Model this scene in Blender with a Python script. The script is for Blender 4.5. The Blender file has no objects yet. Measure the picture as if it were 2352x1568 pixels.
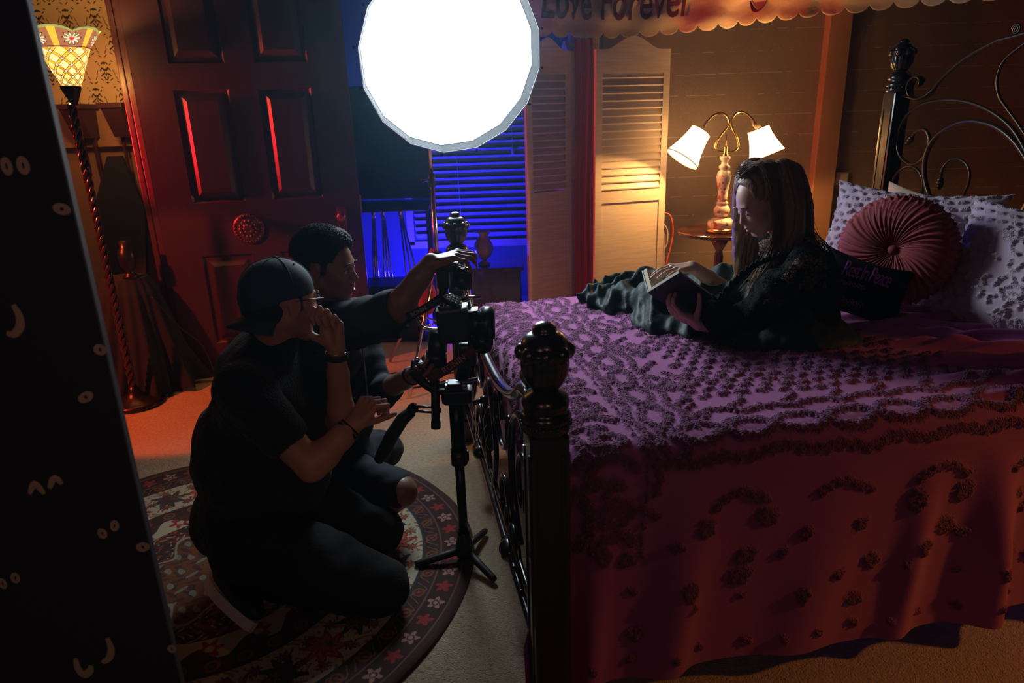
import bpy, bmesh, math, random
import numpy as np
from mathutils import Vector, Matrix, noise as mnoise

random.seed(7); rng = np.random.default_rng(7)
SC = bpy.context.scene
COL = SC.collection
R = math.radians
PI = math.pi

# ------------------------------------------------------------------ camera
CAM_H, PITCH, ROLL = 1.53, R(18.1), R(1.8)
cam_d = bpy.data.cameras.new('camera'); cam_d.sensor_width = 36; cam_d.lens = 24.0
cam_d.clip_start = .02; cam_d.clip_end = 50
cam = bpy.data.objects.new('camera', cam_d); COL.objects.link(cam); SC.camera = cam
_f = Vector((0, math.cos(PITCH), -math.sin(PITCH))); _r0 = Vector((1, 0, 0)); _u0 = Vector((0, math.sin(PITCH), math.cos(PITCH)))
_r = _r0*math.cos(ROLL) - _u0*math.sin(ROLL); _u = _u0*math.cos(ROLL) + _r0*math.sin(ROLL)
_m = Matrix((_r, _u, -_f)).transposed().to_4x4(); _m.translation = Vector((0, 0, CAM_H)); cam.matrix_world = _m
cam_d.dof.use_dof = True; cam_d.dof.focus_distance = 2.6; cam_d.dof.aperture_fstop = 4.0

# ------------------------------------------------------------------ world, exposure
w = bpy.data.worlds.new('world'); SC.world = w; w.use_nodes = True
w.node_tree.nodes['Background'].inputs[0].default_value = (.06, .04, .06, 1)
w.node_tree.nodes['Background'].inputs[1].default_value = .06
SC.view_settings.view_transform = 'Standard'; SC.view_settings.look = 'None'
SC.cycles.use_adaptive_sampling = True; SC.cycles.adaptive_threshold = .03; SC.cycles.max_bounces = 6; SC.cycles.diffuse_bounces = 3; SC.cycles.glossy_bounces = 3; SC.cycles.volume_bounces = 0; SC.cycles.transparent_max_bounces = 8
SC.view_settings.exposure = 0.0; SC.view_settings.gamma = 1; SC.view_settings.use_curve_mapping = False

# ------------------------------------------------------------------ lights outside the lamps' own
def spot(name, loc, target, energy, color, size, blend=.3, radius=.05):
    d = bpy.data.lights.new(name, 'SPOT'); d.energy = energy; d.color = color; d.spot_size = R(size); d.spot_blend = blend
    d.shadow_soft_size = radius
    o = bpy.data.objects.new(name, d); COL.objects.link(o); o.location = loc
    o.rotation_euler = (Vector(target)-Vector(loc)).to_track_quat('-Z', 'Y').to_euler(); return o
def point(name, loc, energy, color, radius=.03):
    d = bpy.data.lights.new(name, 'POINT'); d.energy = energy; d.color = color; d.shadow_soft_size = radius
    o = bpy.data.objects.new(name, d); COL.objects.link(o); o.location = loc; return o
# red stage lamp in the hallway on the left, blue lamp in the blue room, orange lamp low behind the bed's near corner
spot('hall_red_light', (-3.25, 2.62, 2.0), (-1.72, 4.02, 0), 250, (1, .11, .03), 40, .10, .05)
spot('door_red_light', (-3.05, 3.84, 1.50), (-1.5, 4.14, 1.40), 230, (1, .012, .02), 46, .5, .02)
spot('floor_red_light', (-2.4, 3.2, 2.3), (-.45, 3.95, .15), 48, (1, .20, .07), 34, .5, .04)
spot('added_curtain_red_light', (-.90, 4.25, 1.25), (.53, 4.70, 1.05), 9, (1, .03, .02), 66, .5, .04)
point('blue_room_light', (-.76, 5.30, .36), 105, (.015, .01, 1), .05)
point('camera_side_fill', (-.9, -.9, 1.8), 6, (1, .62, .5), .3)
spot('men_side_fill', (.35, -.9, 2.0), (-.80, 1.95, .85), 12, (1, .52, .34), 48, 1, .2)  # added unseen fill to lift the dark side of the men
spot('banner_violet_light', (-.15, 4.30, 1.75), (.45, 4.80, 2.2), 4, (.35, .12, 1), 44, 1, .05)
point('blue_room_high_light', (-.2, 4.9, 2.15), 3.0, (.10, .04, 1), .05)
spot('orange_corner_light', (3.6, 1.28, 1.75), (2.15, 1.60, .10), 84, (1, .33, .05), 72, .9, .08)
spot('hall_amber_light', (-2.6, 3.9, 2.35), (-2.3, 4.4, 1.2), 9, (1, .30, .10), 100, .6, .05)

# ------------------------------------------------------------------ materials
def mat(name, col, rough=.6, metal=0, bump=None, emis=None, es=0, spec=None, sheen=0, coat=0, attr=None, coln=None, trans=0, alpha=1):
    m = bpy.data.materials.new(name); m.use_nodes = True; nt = m.node_tree; b = nt.nodes['Principled BSDF']
    b.inputs['Base Color'].default_value = (*col, 1); b.inputs['Roughness'].default_value = rough; b.inputs['Metallic'].default_value = metal
    if spec is not None: b.inputs['Specular IOR Level'].default_value = spec
    if sheen: b.inputs['Sheen Weight'].default_value = sheen; b.inputs['Sheen Roughness'].default_value = .5
    if coat: b.inputs['Coat Weight'].default_value = coat; b.inputs['Coat Roughness'].default_value = .08
    if trans: b.inputs['Transmission Weight'].default_value = trans
    if emis: b.inputs['Emission Color'].default_value = (*emis, 1); b.inputs['Emission Strength'].default_value = es
    tc = nt.nodes.new('ShaderNodeTexCoord')
    if attr:
        a = nt.nodes.new('ShaderNodeAttribute'); a.attribute_name = attr
        nt.links.new(a.outputs['Color'], b.inputs['Base Color'])
        if es: nt.links.new(a.outputs['Color'], b.inputs['Emission Color']); b.inputs['Emission Strength'].default_value = es
    elif coln:                                   # (second colour, scale, stretch)
        c2, sc, st = coln
        mp = nt.nodes.new('ShaderNodeMapping'); mp.inputs['Scale'].default_value = st
        n = nt.nodes.new('ShaderNodeTexNoise'); n.inputs['Scale'].default_value = sc; n.inputs['Detail'].default_value = 5
        mx = nt.nodes.new('ShaderNodeMix'); mx.data_type = 'RGBA'; mx.inputs[6].default_value = (*col, 1); mx.inputs[7].default_value = (*c2, 1)
        cr = nt.nodes.new('ShaderNodeMapRange'); cr.inputs[1].default_value = .35; cr.inputs[2].default_value = .65
        nt.links.new(tc.outputs['Object'], mp.inputs[0]); nt.links.new(mp.outputs[0], n.inputs['Vector'])
        nt.links.new(n.outputs['Fac'], cr.inputs[0]); nt.links.new(cr.outputs[0], mx.inputs[0]); nt.links.new(mx.outputs[2], b.inputs['Base Color'])
    if bump:                                     # list of (scale, strength, distance, stretch)
        prev = None
        for k in bump:
            sc, stg, dist = k[:3]; st = k[3] if len(k) > 3 else (1, 1, 1)
            mp = nt.nodes.new('ShaderNodeMapping'); mp.inputs['Scale'].default_value = st
            n = nt.nodes.new('ShaderNodeTexNoise'); n.inputs['Scale'].default_value = sc; n.inputs['Detail'].default_value = 3
            bp = nt.nodes.new('ShaderNodeBump'); bp.inputs['Strength'].default_value = stg; bp.inputs['Distance'].default_value = dist
            nt.links.new(tc.outputs['Object'], mp.inputs[0]); nt.links.new(mp.outputs[0], n.inputs['Vector']); nt.links.new(n.outputs['Fac'], bp.inputs['Height'])
            if prev: nt.links.new(prev.outputs[0], bp.inputs['Normal'])
            prev = bp
        nt.links.new(prev.outputs[0], b.inputs['Normal'])
    return m

M = {}
M['black_iron'] = mat('black_iron', (.012, .010, .009), .28, .0, coat=.5, bump=[(60, .15, .002)])
M['bronze_iron'] = mat('bronze_iron', (.05, .035, .022), .3, .75, bump=[(90, .2, .001)])
M['carpet'] = mat('carpet', (.60, .48, .33), .95, coln=((.50, .39, .26), 60, (1, 1, 1)), bump=[(190, .9, .012), (60, .5, .01)])
M['wall_black'] = mat('wall_black', (.10, .075, .05), .42, bump=[(140, .45, .004), (30, .2, .004)])
M['wall_dark'] = mat('wall_dark', (.035, .018, .02), .7, bump=[(120, .3, .003)])
M['wall_blue_room'] = mat('wall_blue_room', (.12, .12, .14), .7)
M['maroon_wood'] = mat('maroon_wood', (.050, .014, .022), .42, bump=[(8, .25, .003, (6, 6, .5))])
M['hall_wall'] = mat('hall_wall', (.33, .20, .13), .5, bump=[(80, .3, .003)])
M['trim_wood'] = mat('trim_wood', (.40, .20, .09), .5, bump=[(10, .2, .003, (8, 8, .4))])
M['cream_wood'] = mat('cream_wood', (.70, .58, .41), .45, coln=((.60, .48, .32), 6, (1, 1, 14)), bump=[(9, .25, .002, (1, 1, 20))])
M['dark_wood'] = mat('dark_wood', (.09, .028, .014), .22, coat=.6, coln=((.05, .015, .008), 5, (3, 12, 3)))
M['ivory'] = mat('ivory', (.62, .52, .38), .4)
M['black_plastic'] = mat('black_plastic', (.012, .013, .015), .38)
M['black_metal'] = mat('black_metal', (.02, .022, .025), .3, .6)
M['grey_metal'] = mat('grey_metal', (.32, .34, .36), .3, .9)
M['chrome'] = mat('chrome', (.7, .7, .72), .18, 1)
M['brass'] = mat('brass', (.75, .48, .16), .25, 1)
M['black_cloth'] = mat('black_cloth', (.009, .010, .012), .9, bump=[(220, .5, .002), (25, .4, .01)])
M['black_fleece'] = mat('black_fleece', (.009, .010, .012), .95, sheen=.12, bump=[(160, 1, .006), (60, .7, .006)])
M['cap_cloth'] = mat('cap_cloth', (.024, .052, .072), .8, bump=[(300, .4, .001)])
M['denim'] = mat('denim', (.010, .016, .026), .85, bump=[(200, .4, .001), (20, .3, .008)])
M['lace'] = mat('lace', (.007, .008, .009), .85, bump=[(90, .8, .004), (35, .6, .01)])
M['green_skirt'] = mat('green_skirt', (.020, .038, .038), .6, spec=.3, bump=[(60, .4, .004), (18, .5, .012)])
M['skin_light'] = mat('skin_light', (.58, .34, .25), .5, bump=[(200, .12, .001)])
M['skin_tan'] = mat('skin_tan', (.46, .22, .14), .5, bump=[(200, .15, .001)])
M['skin_brown'] = mat('skin_brown', (.24, .115, .075), .42, bump=[(200, .15, .001)])
M['hair_brown'] = mat('hair_brown', (.21, .125, .075), .38, bump=[(120, .6, .003, (1, 1, .06))])
M['hair_black'] = mat('hair_black', (.020, .019, .020), .75, bump=[(260, 1, .008), (120, .8, .006)])
M['lips'] = mat('lips', (.38, .12, .10), .4)
M['eye_white'] = mat('eye_white', (.55, .52, .50), .2)
M['eye_dark'] = mat('eye_dark', (.012, .008, .006), .15)
M['white_leather'] = mat('white_leather', (.78, .74, .80), .5)
M['cream_pillow'] = mat('cream_pillow', (.60, .52, .38), .9, bump=[(14, .3, .01)])
M['paper'] = mat('paper', (.62, .54, .40), .8)
M['book_cover'] = mat('book_cover', (.022, .012, .011), .5)
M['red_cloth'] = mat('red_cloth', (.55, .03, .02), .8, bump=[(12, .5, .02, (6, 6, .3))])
M['grey_wood'] = mat('grey_wood', (.16, .14, .13), .7)
M['orange_cable'] = mat('orange_cable', (.85, .13, .02), .4)
M['white_cable'] = mat('white_cable', (.55, .48, .36), .4)
M['black_rubber'] = mat('black_rubber', (.012, .012, .013), .55)
M['glow_print'] = mat('glow_print', (.34, .25, .19), .9)
M['night_fabric'] = mat('night_fabric', (.011, .009, .020), .9, bump=[(160, .3, .002)])
M['panel_edge'] = mat('panel_edge', (.075, .075, .09), .6)
M['strap_red'] = mat('strap_red', (.09, .012, .016), .7, bump=[(300, .4, .001)])
M['strap_text'] = mat('strap_text', (.55, .48, .42), .6)
M['purple_print'] = mat('purple_print', (.55, .16, .62), .7)
M['red_print'] = mat('red_print', (.24, .015, .02), .8)

# ------------------------------------------------------------------ object helpers
def tag(o, label=None, cat=None, group=None, kind=None):
    if label: o['label'] = label
    if cat: o['category'] = cat
    if group: o['group'] = group
    if kind: o['kind'] = kind
    return o
def empty(name, loc, label, cat, group=None, rz=0):
    o = bpy.data.objects.new(name, None); COL.objects.link(o); o.location = loc; o.rotation_euler = (0, 0, rz); o.empty_display_size = .05
    return tag(o, label, cat, group)

class MB:
    """collects shapes in world (or local) coordinates and links them as one mesh"""
    def __init__(s): s.v = []; s.f = []; s.m = []; s.sm = []; s.n = 0
    def add(s, vs, fs, mi=0, smooth=True):
        vs = [tuple(v) for v in vs]; s.v += vs; s.f += [tuple(i+s.n for i in f) for f in fs]; s.m += [mi]*len(fs); s.sm += [smooth]*len(fs); s.n += len(vs); return s
    def box(s, c, size, mtx=None, mi=0, bevel=0):
        x, y, z = [a/2 for a in size]
        if bevel:
            bm = bmesh.new(); bmesh.ops.create_cube(bm, size=1)
            for v in bm.verts: v.co = Vector((v.co.x*size[0], v.co.y*size[1], v.co.z*size[2]))
            bmesh.ops.bevel(bm, geom=bm.edges[:], offset=bevel, segments=2, affect='EDGES', profile=.6)
            vs = [v.co.copy() for v in bm.verts]; bm.verts.index_update(); fs = [[v.index for v in f.verts] for f in bm.faces]; bm.free()
        else:
            vs = [Vector(p) for p in ((-x,-y,-z),(x,-y,-z),(x,y,-z),(-x,y,-z),(-x,-y,z),(x,-y,z),(x,y,z),(-x,y,z))]
            fs = [(0,3,2,1),(4,5,6,7),(0,1,5,4),(1,2,6,5),(2,3,7,6),(3,0,4,7)]
        if mtx is not None: vs = [mtx @ v for v in vs]
        c = Vector(c); return s.add([v+c for v in vs], fs, mi, False)
    def hexa(s, p, mi=0):                        # eight corners, bottom four then top four
        return s.add(p, [(0,3,2,1),(4,5,6,7),(0,1,5,4),(1,2,6,5),(2,3,7,6),(3,0,4,7)], mi, False)
    def tube(s, pts, r, n=10, mi=0, closed=False, cap=True, flat=None):
        pts = [Vector(p) for p in pts]; N = len(pts); rr = r if hasattr(r, '__len__') else [r]*N
        T = []
        for i in range(N):
            a = pts[(i-1) % N] if (closed or i > 0) else pts[i]; b = pts[(i+1) % N] if (closed or i < N-1) else pts[i]
            t = b-a; T.append(t.normalized() if t.length > 1e-9 else Vector((0, 0, 1)))
        up = Vector((0, 0, 1)) if abs(T[0].z) < .9 else Vector((1, 0, 0)); nrm = (up - T[0]*up.dot(T[0])).normalized()
        vs = []
        for i in range(N):
            if i: nrm = (nrm - T[i]*nrm.dot(T[i]));  nrm = nrm.normalized() if nrm.length > 1e-6 else Vector((1, 0, 0))
            bn = T[i].cross(nrm)
            for k in range(n):
                a = 2*PI*k/n; fl = 1 if flat is None else flat
                vs.append(pts[i] + nrm*(math.cos(a)*rr[i]) + bn*(math.sin(a)*rr[i]*fl))
        fs = []
        for i in range(N if closed else N-1):
            j = (i+1) % N
            for k in range(n): fs.append((i*n+k, i*n+(k+1) % n, j*n+(k+1) % n, j*n+k))
        if cap and not closed: fs.append(tuple(range(n-1, -1, -1))); fs.append(tuple((N-1)*n+k for k in range(n)))
        return s.add(vs, fs, mi)
    def lathe(s, prof, c=(0,0,0), axis=(0,0,1), n=32, mi=0, flute=None, start=0, arc=2*PI):
        """prof: list of (radius, height); flute(h, theta) multiplies the radius"""
        ax = Vector(axis).normalized(); q = Vector((0, 0, 1)).rotation_difference(ax); c = Vector(c); vs = []; fs = []
        for r, h in prof:
            for k in range(n):
                a = start+arc*k/n; rr = r*(flute(h, a) if flute else 1)
                vs.append(c + q @ Vector((rr*math.cos(a), rr*math.sin(a), h)))
        for i in range(len(prof)-1):
            for k in range(n): fs.append((i*n+k, i*n+(k+1) % n, (i+1)*n+(k+1) % n, (i+1)*n+k))
        if prof[0][0] > 1e-5: fs.append(tuple(range(n-1, -1, -1)))
        if prof[-1][0] > 1e-5: fs.append(tuple((len(prof)-1)*n+k for k in range(n)))
        return s.add(vs, fs, mi)
    def ball(s, c, r, n=16, mi=0, mtx=None):
        r = Vector(r) if hasattr(r, '__len__') else Vector((r, r, r)); vs = []; fs = []; c = Vector(c); m = n//2
        for i in range(m+1):
            t = PI*i/m
            for k in range(n):
                a = 2*PI*k/n; p = Vector((r.x*math.sin(t)*math.cos(a), r.y*math.sin(t)*math.sin(a), r.z*math.cos(t)))
                vs.append(c + (mtx @ p if mtx is not None else p))
        for i in range(m):
            for k in range(n): fs.append((i*n+k, (i+1)*n+k, (i+1)*n+(k+1) % n, i*n+(k+1) % n))
        return s.add(vs, fs, mi)
    def prism(s, outline, o, ax, ay, depth, mi=0):
        """outline of (a, b) in the plane (o, ax, ay), extruded by the vector depth"""
        o, ax, ay, dp = Vector(o), Vector(ax), Vector(ay), Vector(depth); N = len(outline)
        vs = [o+ax*a+ay*b for a, b in outline]; vs += [v+dp for v in vs]
        fs = [tuple(range(N)), tuple(range(2*N-1, N-1, -1))] + [(i, i+N, (i+1) % N+N, (i+1) % N) for i in range(N)]
        return s.add(vs, fs, mi, False)
    def build(s, name, mats, parent=None, mw=None):
        me = bpy.data.meshes.new(name); me.from_pydata(s.v, [], s.f); me.validate()
        for m in (mats if isinstance(mats, (list, tuple)) else [mats]): me.materials.append(M[m] if isinstance(m, str) else m)
        if len(me.polygons) == len(s.f):
            me.polygons.foreach_set('material_index', s.m); me.polygons.foreach_set('use_smooth', s.sm)
        bm = bmesh.new(); bm.from_mesh(me); bmesh.ops.remove_doubles(bm, verts=bm.verts[:], dist=1e-6); bmesh.ops.recalc_face_normals(bm, faces=bm.faces[:]); bm.to_mesh(me); bm.free()
        return link(name, me, parent)
def link(name, me, parent=None):
    o = bpy.data.objects.new(name, me); COL.objects.link(o)
    if parent is not None:
        o.parent = parent; pm = Matrix.Translation(parent.location) @ parent.rotation_euler.to_matrix().to_4x4()
        q = parent.parent
        while q is not None: pm = (Matrix.Translation(q.location) @ q.rotation_euler.to_matrix().to_4x4()) @ pm; q = q.parent
        me.transform(pm.inverted()) if not me.get('local') else None
    return o
def np_mesh(name, V, F, mats, parent=None, smooth=True, mi=None, attrs=None):
    me = bpy.data.meshes.new(name); V = np.asarray(V, np.float32); F = np.asarray(F, np.int32); k = F.shape[1]
    me.vertices.add(len(V)); me.vertices.foreach_set('co', V.ravel()); me.loops.add(F.size); me.loops.foreach_set('vertex_index', F.ravel())
    me.polygons.add(len(F)); me.polygons.foreach_set('loop_start', np.arange(0, F.size, k, dtype=np.int32)); me.polygons.foreach_set('loop_total', np.full(len(F), k, np.int32))
    for m in (mats if isinstance(mats, (list, tuple)) else [mats]): me.materials.append(M[m] if isinstance(m, str) else m)
    me.update(calc_edges=True)
    me.polygons.foreach_set('use_smooth', np.full(len(F), smooth, bool))
    if mi is not None: me.polygons.foreach_set('material_index', np.asarray(mi, np.int32))
    if attrs:
        for an, av in attrs.items():
            a = me.color_attributes.new(an, 'FLOAT_COLOR', 'POINT'); d = np.ones((len(V), 4), np.float32)
            d[:, :3] = av if av.ndim == 2 else av[:, None]; a.data.foreach_set('color', d.ravel())
    return link(name, me, parent)
def gridF(nu, nv):
    i = np.arange(nu-1)[:, None]*nv + np.arange(nv-1)[None, :]; i = i.ravel()
    return np.stack([i, i+nv, i+nv+1, i+1], 1)
def catmull(P, n=8, closed=False):
    P = [Vector(p) for p in P]; N = len(P); out = []
    g = (lambda i: P[i % N]) if closed else (lambda i: P[max(0, min(N-1, i))])
    for i in range(N if closed else N-1):
        a, b, c, d = g(i-1), g(i), g(i+1), g(i+2)
        for k in range(n):
            t = k/n; out.append(.5*((2*b) + (c-a)*t + (2*a-5*b+4*c-d)*t*t + (3*b-a-3*c+d)*t**3))
    if not closed: out.append(P[-1])
    return out
def text_mesh(name, body, size, mtx, material, parent=None, extrude=.0006, shear=0, spacing=1.0, xs=1.0, offset=0.0, warp=None):
    c = bpy.data.curves.new(name, 'FONT'); c.body = body; c.size = size; c.extrude = extrude; c.shear = shear; c.space_character = spacing
    c.align_x = 'CENTER'; c.align_y = 'CENTER'; c.offset = offset; c.resolution_u = 4
    o = bpy.data.objects.new(name, c); COL.objects.link(o); dg = bpy.context.evaluated_depsgraph_get()
    me = bpy.data.meshes.new_from_object(o.evaluated_get(dg)); bpy.data.objects.remove(o)
    if xs != 1: me.transform(Matrix.Diagonal((xs, 1, 1, 1)))
    if warp:
        for v in me.vertices: v.co = warp(v.co)
    else: me.transform(mtx)
    me.materials.clear(); me.materials.append(M[material]); return link(name, me, parent)
def frame(o, x, y):
    """matrix with origin o, local x and y axes given"""
    x = Vector(x).normalized(); y = Vector(y); z = x.cross(y).normalized(); y = z.cross(x)
    m = Matrix((x, y, z)).transposed().to_4x4(); m.translation = Vector(o); return m

# ------------------------------------------------------------------ implicit bodies: smooth union of tapered limbs, meshed by surface nets
class Field:
    def __init__(s, lo, hi, h):
        s.h = h; s.lo = np.array(lo, float); s.n = np.ceil((np.array(hi)-s.lo)/h).astype(int)+1
        s.ax = [s.lo[i]+h*np.arange(s.n[i]) for i in range(3)]; s.d = np.full(s.n, .05, np.float32)
    def blk(s, a, b):
        i0 = np.maximum(0, np.floor((np.array(a)-s.lo)/s.h).astype(int)); i1 = np.minimum(s.n, np.ceil((np.array(b)-s.lo)/s.h).astype(int)+1)
        if (i1 <= i0).any(): return None, None
        sl = tuple(slice(i0[k], i1[k]) for k in range(3))
        return sl, np.meshgrid(*[s.ax[k][sl[k]] for k in range(3)], indexing='ij', sparse=True)
    def _put(s, sl, e, k, op):
        d = s.d[sl]
        if op == 'add':
            h = np.clip(.5+.5*(d-e)/k, 0, 1); s.d[sl] = d*(1-h)+e*h - k*h*(1-h)
        elif op == 'sub':
            h = np.clip(.5-.5*(d+e)/k, 0, 1); s.d[sl] = d*(1-h)-e*h + k*h*(1-h)
    def cap(s, a, b, ra, rb=None, k=.015, op='add'):
        rb = ra if rb is None else rb; a = np.array(a, float); b = np.array(b, float); m = max(ra, rb)+k+.012
        sl, g = s.blk(np.minimum(a, b)-m, np.maximum(a, b)+m)
        if sl is None: return s
        ba = b-a; L = (ba@ba) or 1e-9; p = [g[i]-a[i] for i in range(3)]
        t = np.clip((p[0]*ba[0]+p[1]*ba[1]+p[2]*ba[2])/L, 0, 1)
        e = np.sqrt((p[0]-ba[0]*t)**2+(p[1]-ba[1]*t)**2+(p[2]-ba[2]*t)**2) - (ra+(rb-ra)*t)
        s._put(sl, e.astype(np.float32), k, op); return s
    def chain(s, pts, rs, k=.015):
        for i in range(len(pts)-1): s.cap(pts[i], pts[i+1], rs[i], rs[i+1], k)
        return s
    def ell(s, c, r, rot=None, k=.015, op='add'):
        c = np.array(c, float); r = np.array(r, float); m = r.max()+k+.012
        sl, g = s.blk(c-m, c+m)
        if sl is None: return s
        p = [g[i]-c[i] for i in range(3)]
        if rot is not None:
            A = np.array(rot.to_3x3().transposed()); p = [A[i][0]*p[0]+A[i][1]*p[1]+A[i][2]*p[2] for i in range(3)]
        k0 = np.sqrt((p[0]/r[0])**2+(p[1]/r[1])**2+(p[2]/r[2])**2); k1 = np.sqrt((p[0]/r[0]**2)**2+(p[1]/r[1]**2)**2+(p[2]/r[2]**2)**2)
        e = k0*(k0-1)/np.maximum(k1, 1e-6); s._put(sl, e.astype(np.float32), k, op); return s
    def plane(s, o, nrm, k=.004, lo=None, hi=None):
        """cuts away everything on the side nrm points to (within an optional box)"""
        o = np.array(o, float); nrm = np.array(Vector(nrm).normalized())
        sl, g = s.blk(s.lo if lo is None else lo, s.lo+s.n*s.h if hi is None else hi)
        e = -((g[0]-o[0])*nrm[0]+(g[1]-o[1])*nrm[1]+(g[2]-o[2])*nrm[2]); e = np.broadcast_to(e, s.d[sl].shape)
        s._put(sl, e.astype(np.float32), k, 'sub'); return s
    def fold(s, fn):
        g = np.meshgrid(*s.ax, indexing='ij', sparse=True); s.d = (s.d - fn(*g)).astype(np.float32); return s
    def mesh(s, name, mats, parent=None, smooth=2, pick=None):
        d = s.d; ins = d < 0; n0, n1, n2 = d.shape
        c = [ins[i:n0-1+i, j:n1-1+j, k:n2-1+k] for i in (0, 1) for j in (0, 1) for k in (0, 1)]
        S = sum(x.astype(np.int8) for x in c); act = (S > 0) & (S < 8); idx = np.full(act.shape, -1, np.int64); I = np.argwhere(act); idx[act] = np.arange(len(I))
        acc = np.zeros((len(I), 3)); cnt = np.zeros(len(I))
        cor = [(i, j, k) for i in (0, 1) for j in (0, 1) for k in (0, 1)]
        vals = {q: d[I[:, 0]+q[0], I[:, 1]+q[1], I[:, 2]+q[2]].astype(float) for q in cor}
        for a in cor:
            for ax in range(3):
                if a[ax] == 0:
                    b = list(a); b[ax] = 1; b = tuple(b); va, vb = vals[a], vals[b]; m = (va < 0) != (vb < 0); t = np.where(m, va/np.where(m, va-vb, 1), 0)
                    p = np.array(a, float)[None, :].repeat(len(I), 0); p[:, ax] += t; acc += p*m[:, None]; cnt += m
        V = s.lo + (I + acc/np.maximum(cnt, 1)[:, None])*s.h
        F = []
        for ax in range(3):
            b, c2 = (ax+1) % 3, (ax+2) % 3
            sl0 = [slice(None)]*3; sl1 = [slice(None)]*3; sl0[ax] = slice(0, -1); sl1[ax] = slice(1, None)
            A = ins[tuple(sl0)]; B = ins[tuple(sl1)]; E = np.argwhere(A != B)
            ok = (E[:, b] > 0) & (E[:, c2] > 0) & (E[:, b] < d.shape[b]-1) & (E[:, c2] < d.shape[c2]-1); E = E[ok]
            def at(db, dc): q = E.copy(); q[:, b] -= db; q[:, c2] -= dc; return idx[q[:, 0], q[:, 1], q[:, 2]]
            f = np.stack([at(0, 0), at(1, 0), at(1, 1), at(0, 1)], 1); flip = ~A[E[:, 0], E[:, 1], E[:, 2]]
            f[flip] = f[flip][:, ::-1]; F.append(f[(f >= 0).all(1)])
        F = np.concatenate(F)[:, ::-1]
        for _ in range(smooth):                   # light Laplacian relaxation over quad edges
            A = np.zeros_like(V); n = np.zeros(len(V))
            for e0, e1 in ((0, 1), (1, 2), (2, 3), (3, 0)):
                for x, y in ((e0, e1), (e1, e0)):
                    for q in range(3): A[:, q] += np.bincount(F[:, x], V[F[:, y], q], len(V))
                    n += np.bincount(F[:, x], minlength=len(V))
            V = V*.5 + .5*A/np.maximum(n, 1)[:, None]
        mi = None
        if pick is not None: cen = V[F].mean(1); mi = pick(cen)
        return np_mesh(name, V, F, mats, parent, mi=mi)
# ------------------------------------------------------------------ the room
def struct(name, mb_or_o, m=None):
    o = mb_or_o.build(name, m) if isinstance(mb_or_o, MB) else mb_or_o
    o['kind'] = 'structure'; return o
FX0, FX1, FY0, FY1, CZ = -4.2, 3.9, -1.4, 6.1, 2.75
struct('floor', MB().box(((FX0+FX1)/2, (FY0+FY1)/2, -.05), (FX1-FX0+.4, FY1-FY0+.4, .1)), 'carpet')
struct('ceiling', MB().box(((FX0+FX1)/2, (FY0+FY1)/2, CZ+.05), (FX1-FX0+.4, FY1-FY0+.4, .1)), 'wall_dark')
struct('wall_left', MB().box((FX0-.05, 2.3, CZ/2), (.1, 7.6, CZ)), 'hall_wall')
struct('wall_right', MB().box((FX1+.05, 2.3, CZ/2), (.1, 7.6, CZ)), 'wall_dark')
struct('wall_front', MB().box((0, FY0-.05, CZ/2), (8.3, .1, CZ)), 'wall_dark')
# black painted block wall behind the bed: faint light joints every 14 cm
def joint_wall():
    m = M['wall_black'].copy(); nt = m.node_tree; b = nt.nodes['Principled BSDF']
    tc = nt.nodes.new('ShaderNodeTexCoord'); sx = nt.nodes.new('ShaderNodeSeparateXYZ'); nt.links.new(tc.outputs['Object'], sx.inputs[0])
    nz = nt.nodes.new('ShaderNodeTexNoise'); nz.inputs['Scale'].default_value = 3.0; nt.links.new(tc.outputs['Object'], nz.inputs['Vector'])
    def mth(op, a, bb, c=None):
        n = nt.nodes.new('ShaderNodeMath'); n.operation = op
        for i, q in enumerate((a, bb, c)):
            if q is None: continue
            if isinstance(q, (int, float)): n.inputs[i].default_value = q
            else: nt.links.new(q, n.inputs[i])
        return n.outputs[0]
    z = mth('MULTIPLY_ADD', nz.outputs['Fac'], .012, sx.outputs['Z']); fr = mth('FRACT', mth('DIVIDE', z, .137), 0)
    ln = mth('LESS_THAN', fr, .028); n2 = nt.nodes.new('ShaderNodeTexNoise'); n2.inputs['Scale'].default_value = 7; nt.links.new(tc.outputs['Object'], n2.inputs['Vector'])
    k = mth('MULTIPLY', ln, mth('GREATER_THAN', n2.outputs['Fac'], .47))
    mx = nt.nodes.new('ShaderNodeMix'); mx.data_type = 'RGBA'; mx.inputs[6].default_value = (.24, .175, .115, 1); mx.inputs[7].default_value = (.50, .40, .26, 1)
    nt.links.new(k, mx.inputs[0]); nt.links.new(mx.outputs[2], b.inputs['Base Color']); return m
M['block_wall'] = joint_wall()
struct('wall_back', MB().box((2.34, 5.06, CZ/2), (3.32, .1, CZ)), 'block_wall')
struct('wall_nook_right', MB().box((.63, 5.55, CZ/2), (.1, 1.1, CZ)), 'wall_blue_room')
struct('wall_nook_back', MB().box((-.9, 6.05, CZ/2), (3.2, .1, CZ)), 'wall_blue_room')
struct('wall_nook_left', MB().box((-2.12, 5.17, CZ/2), (.1, 1.8, CZ)), 'wall_dark')
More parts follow.
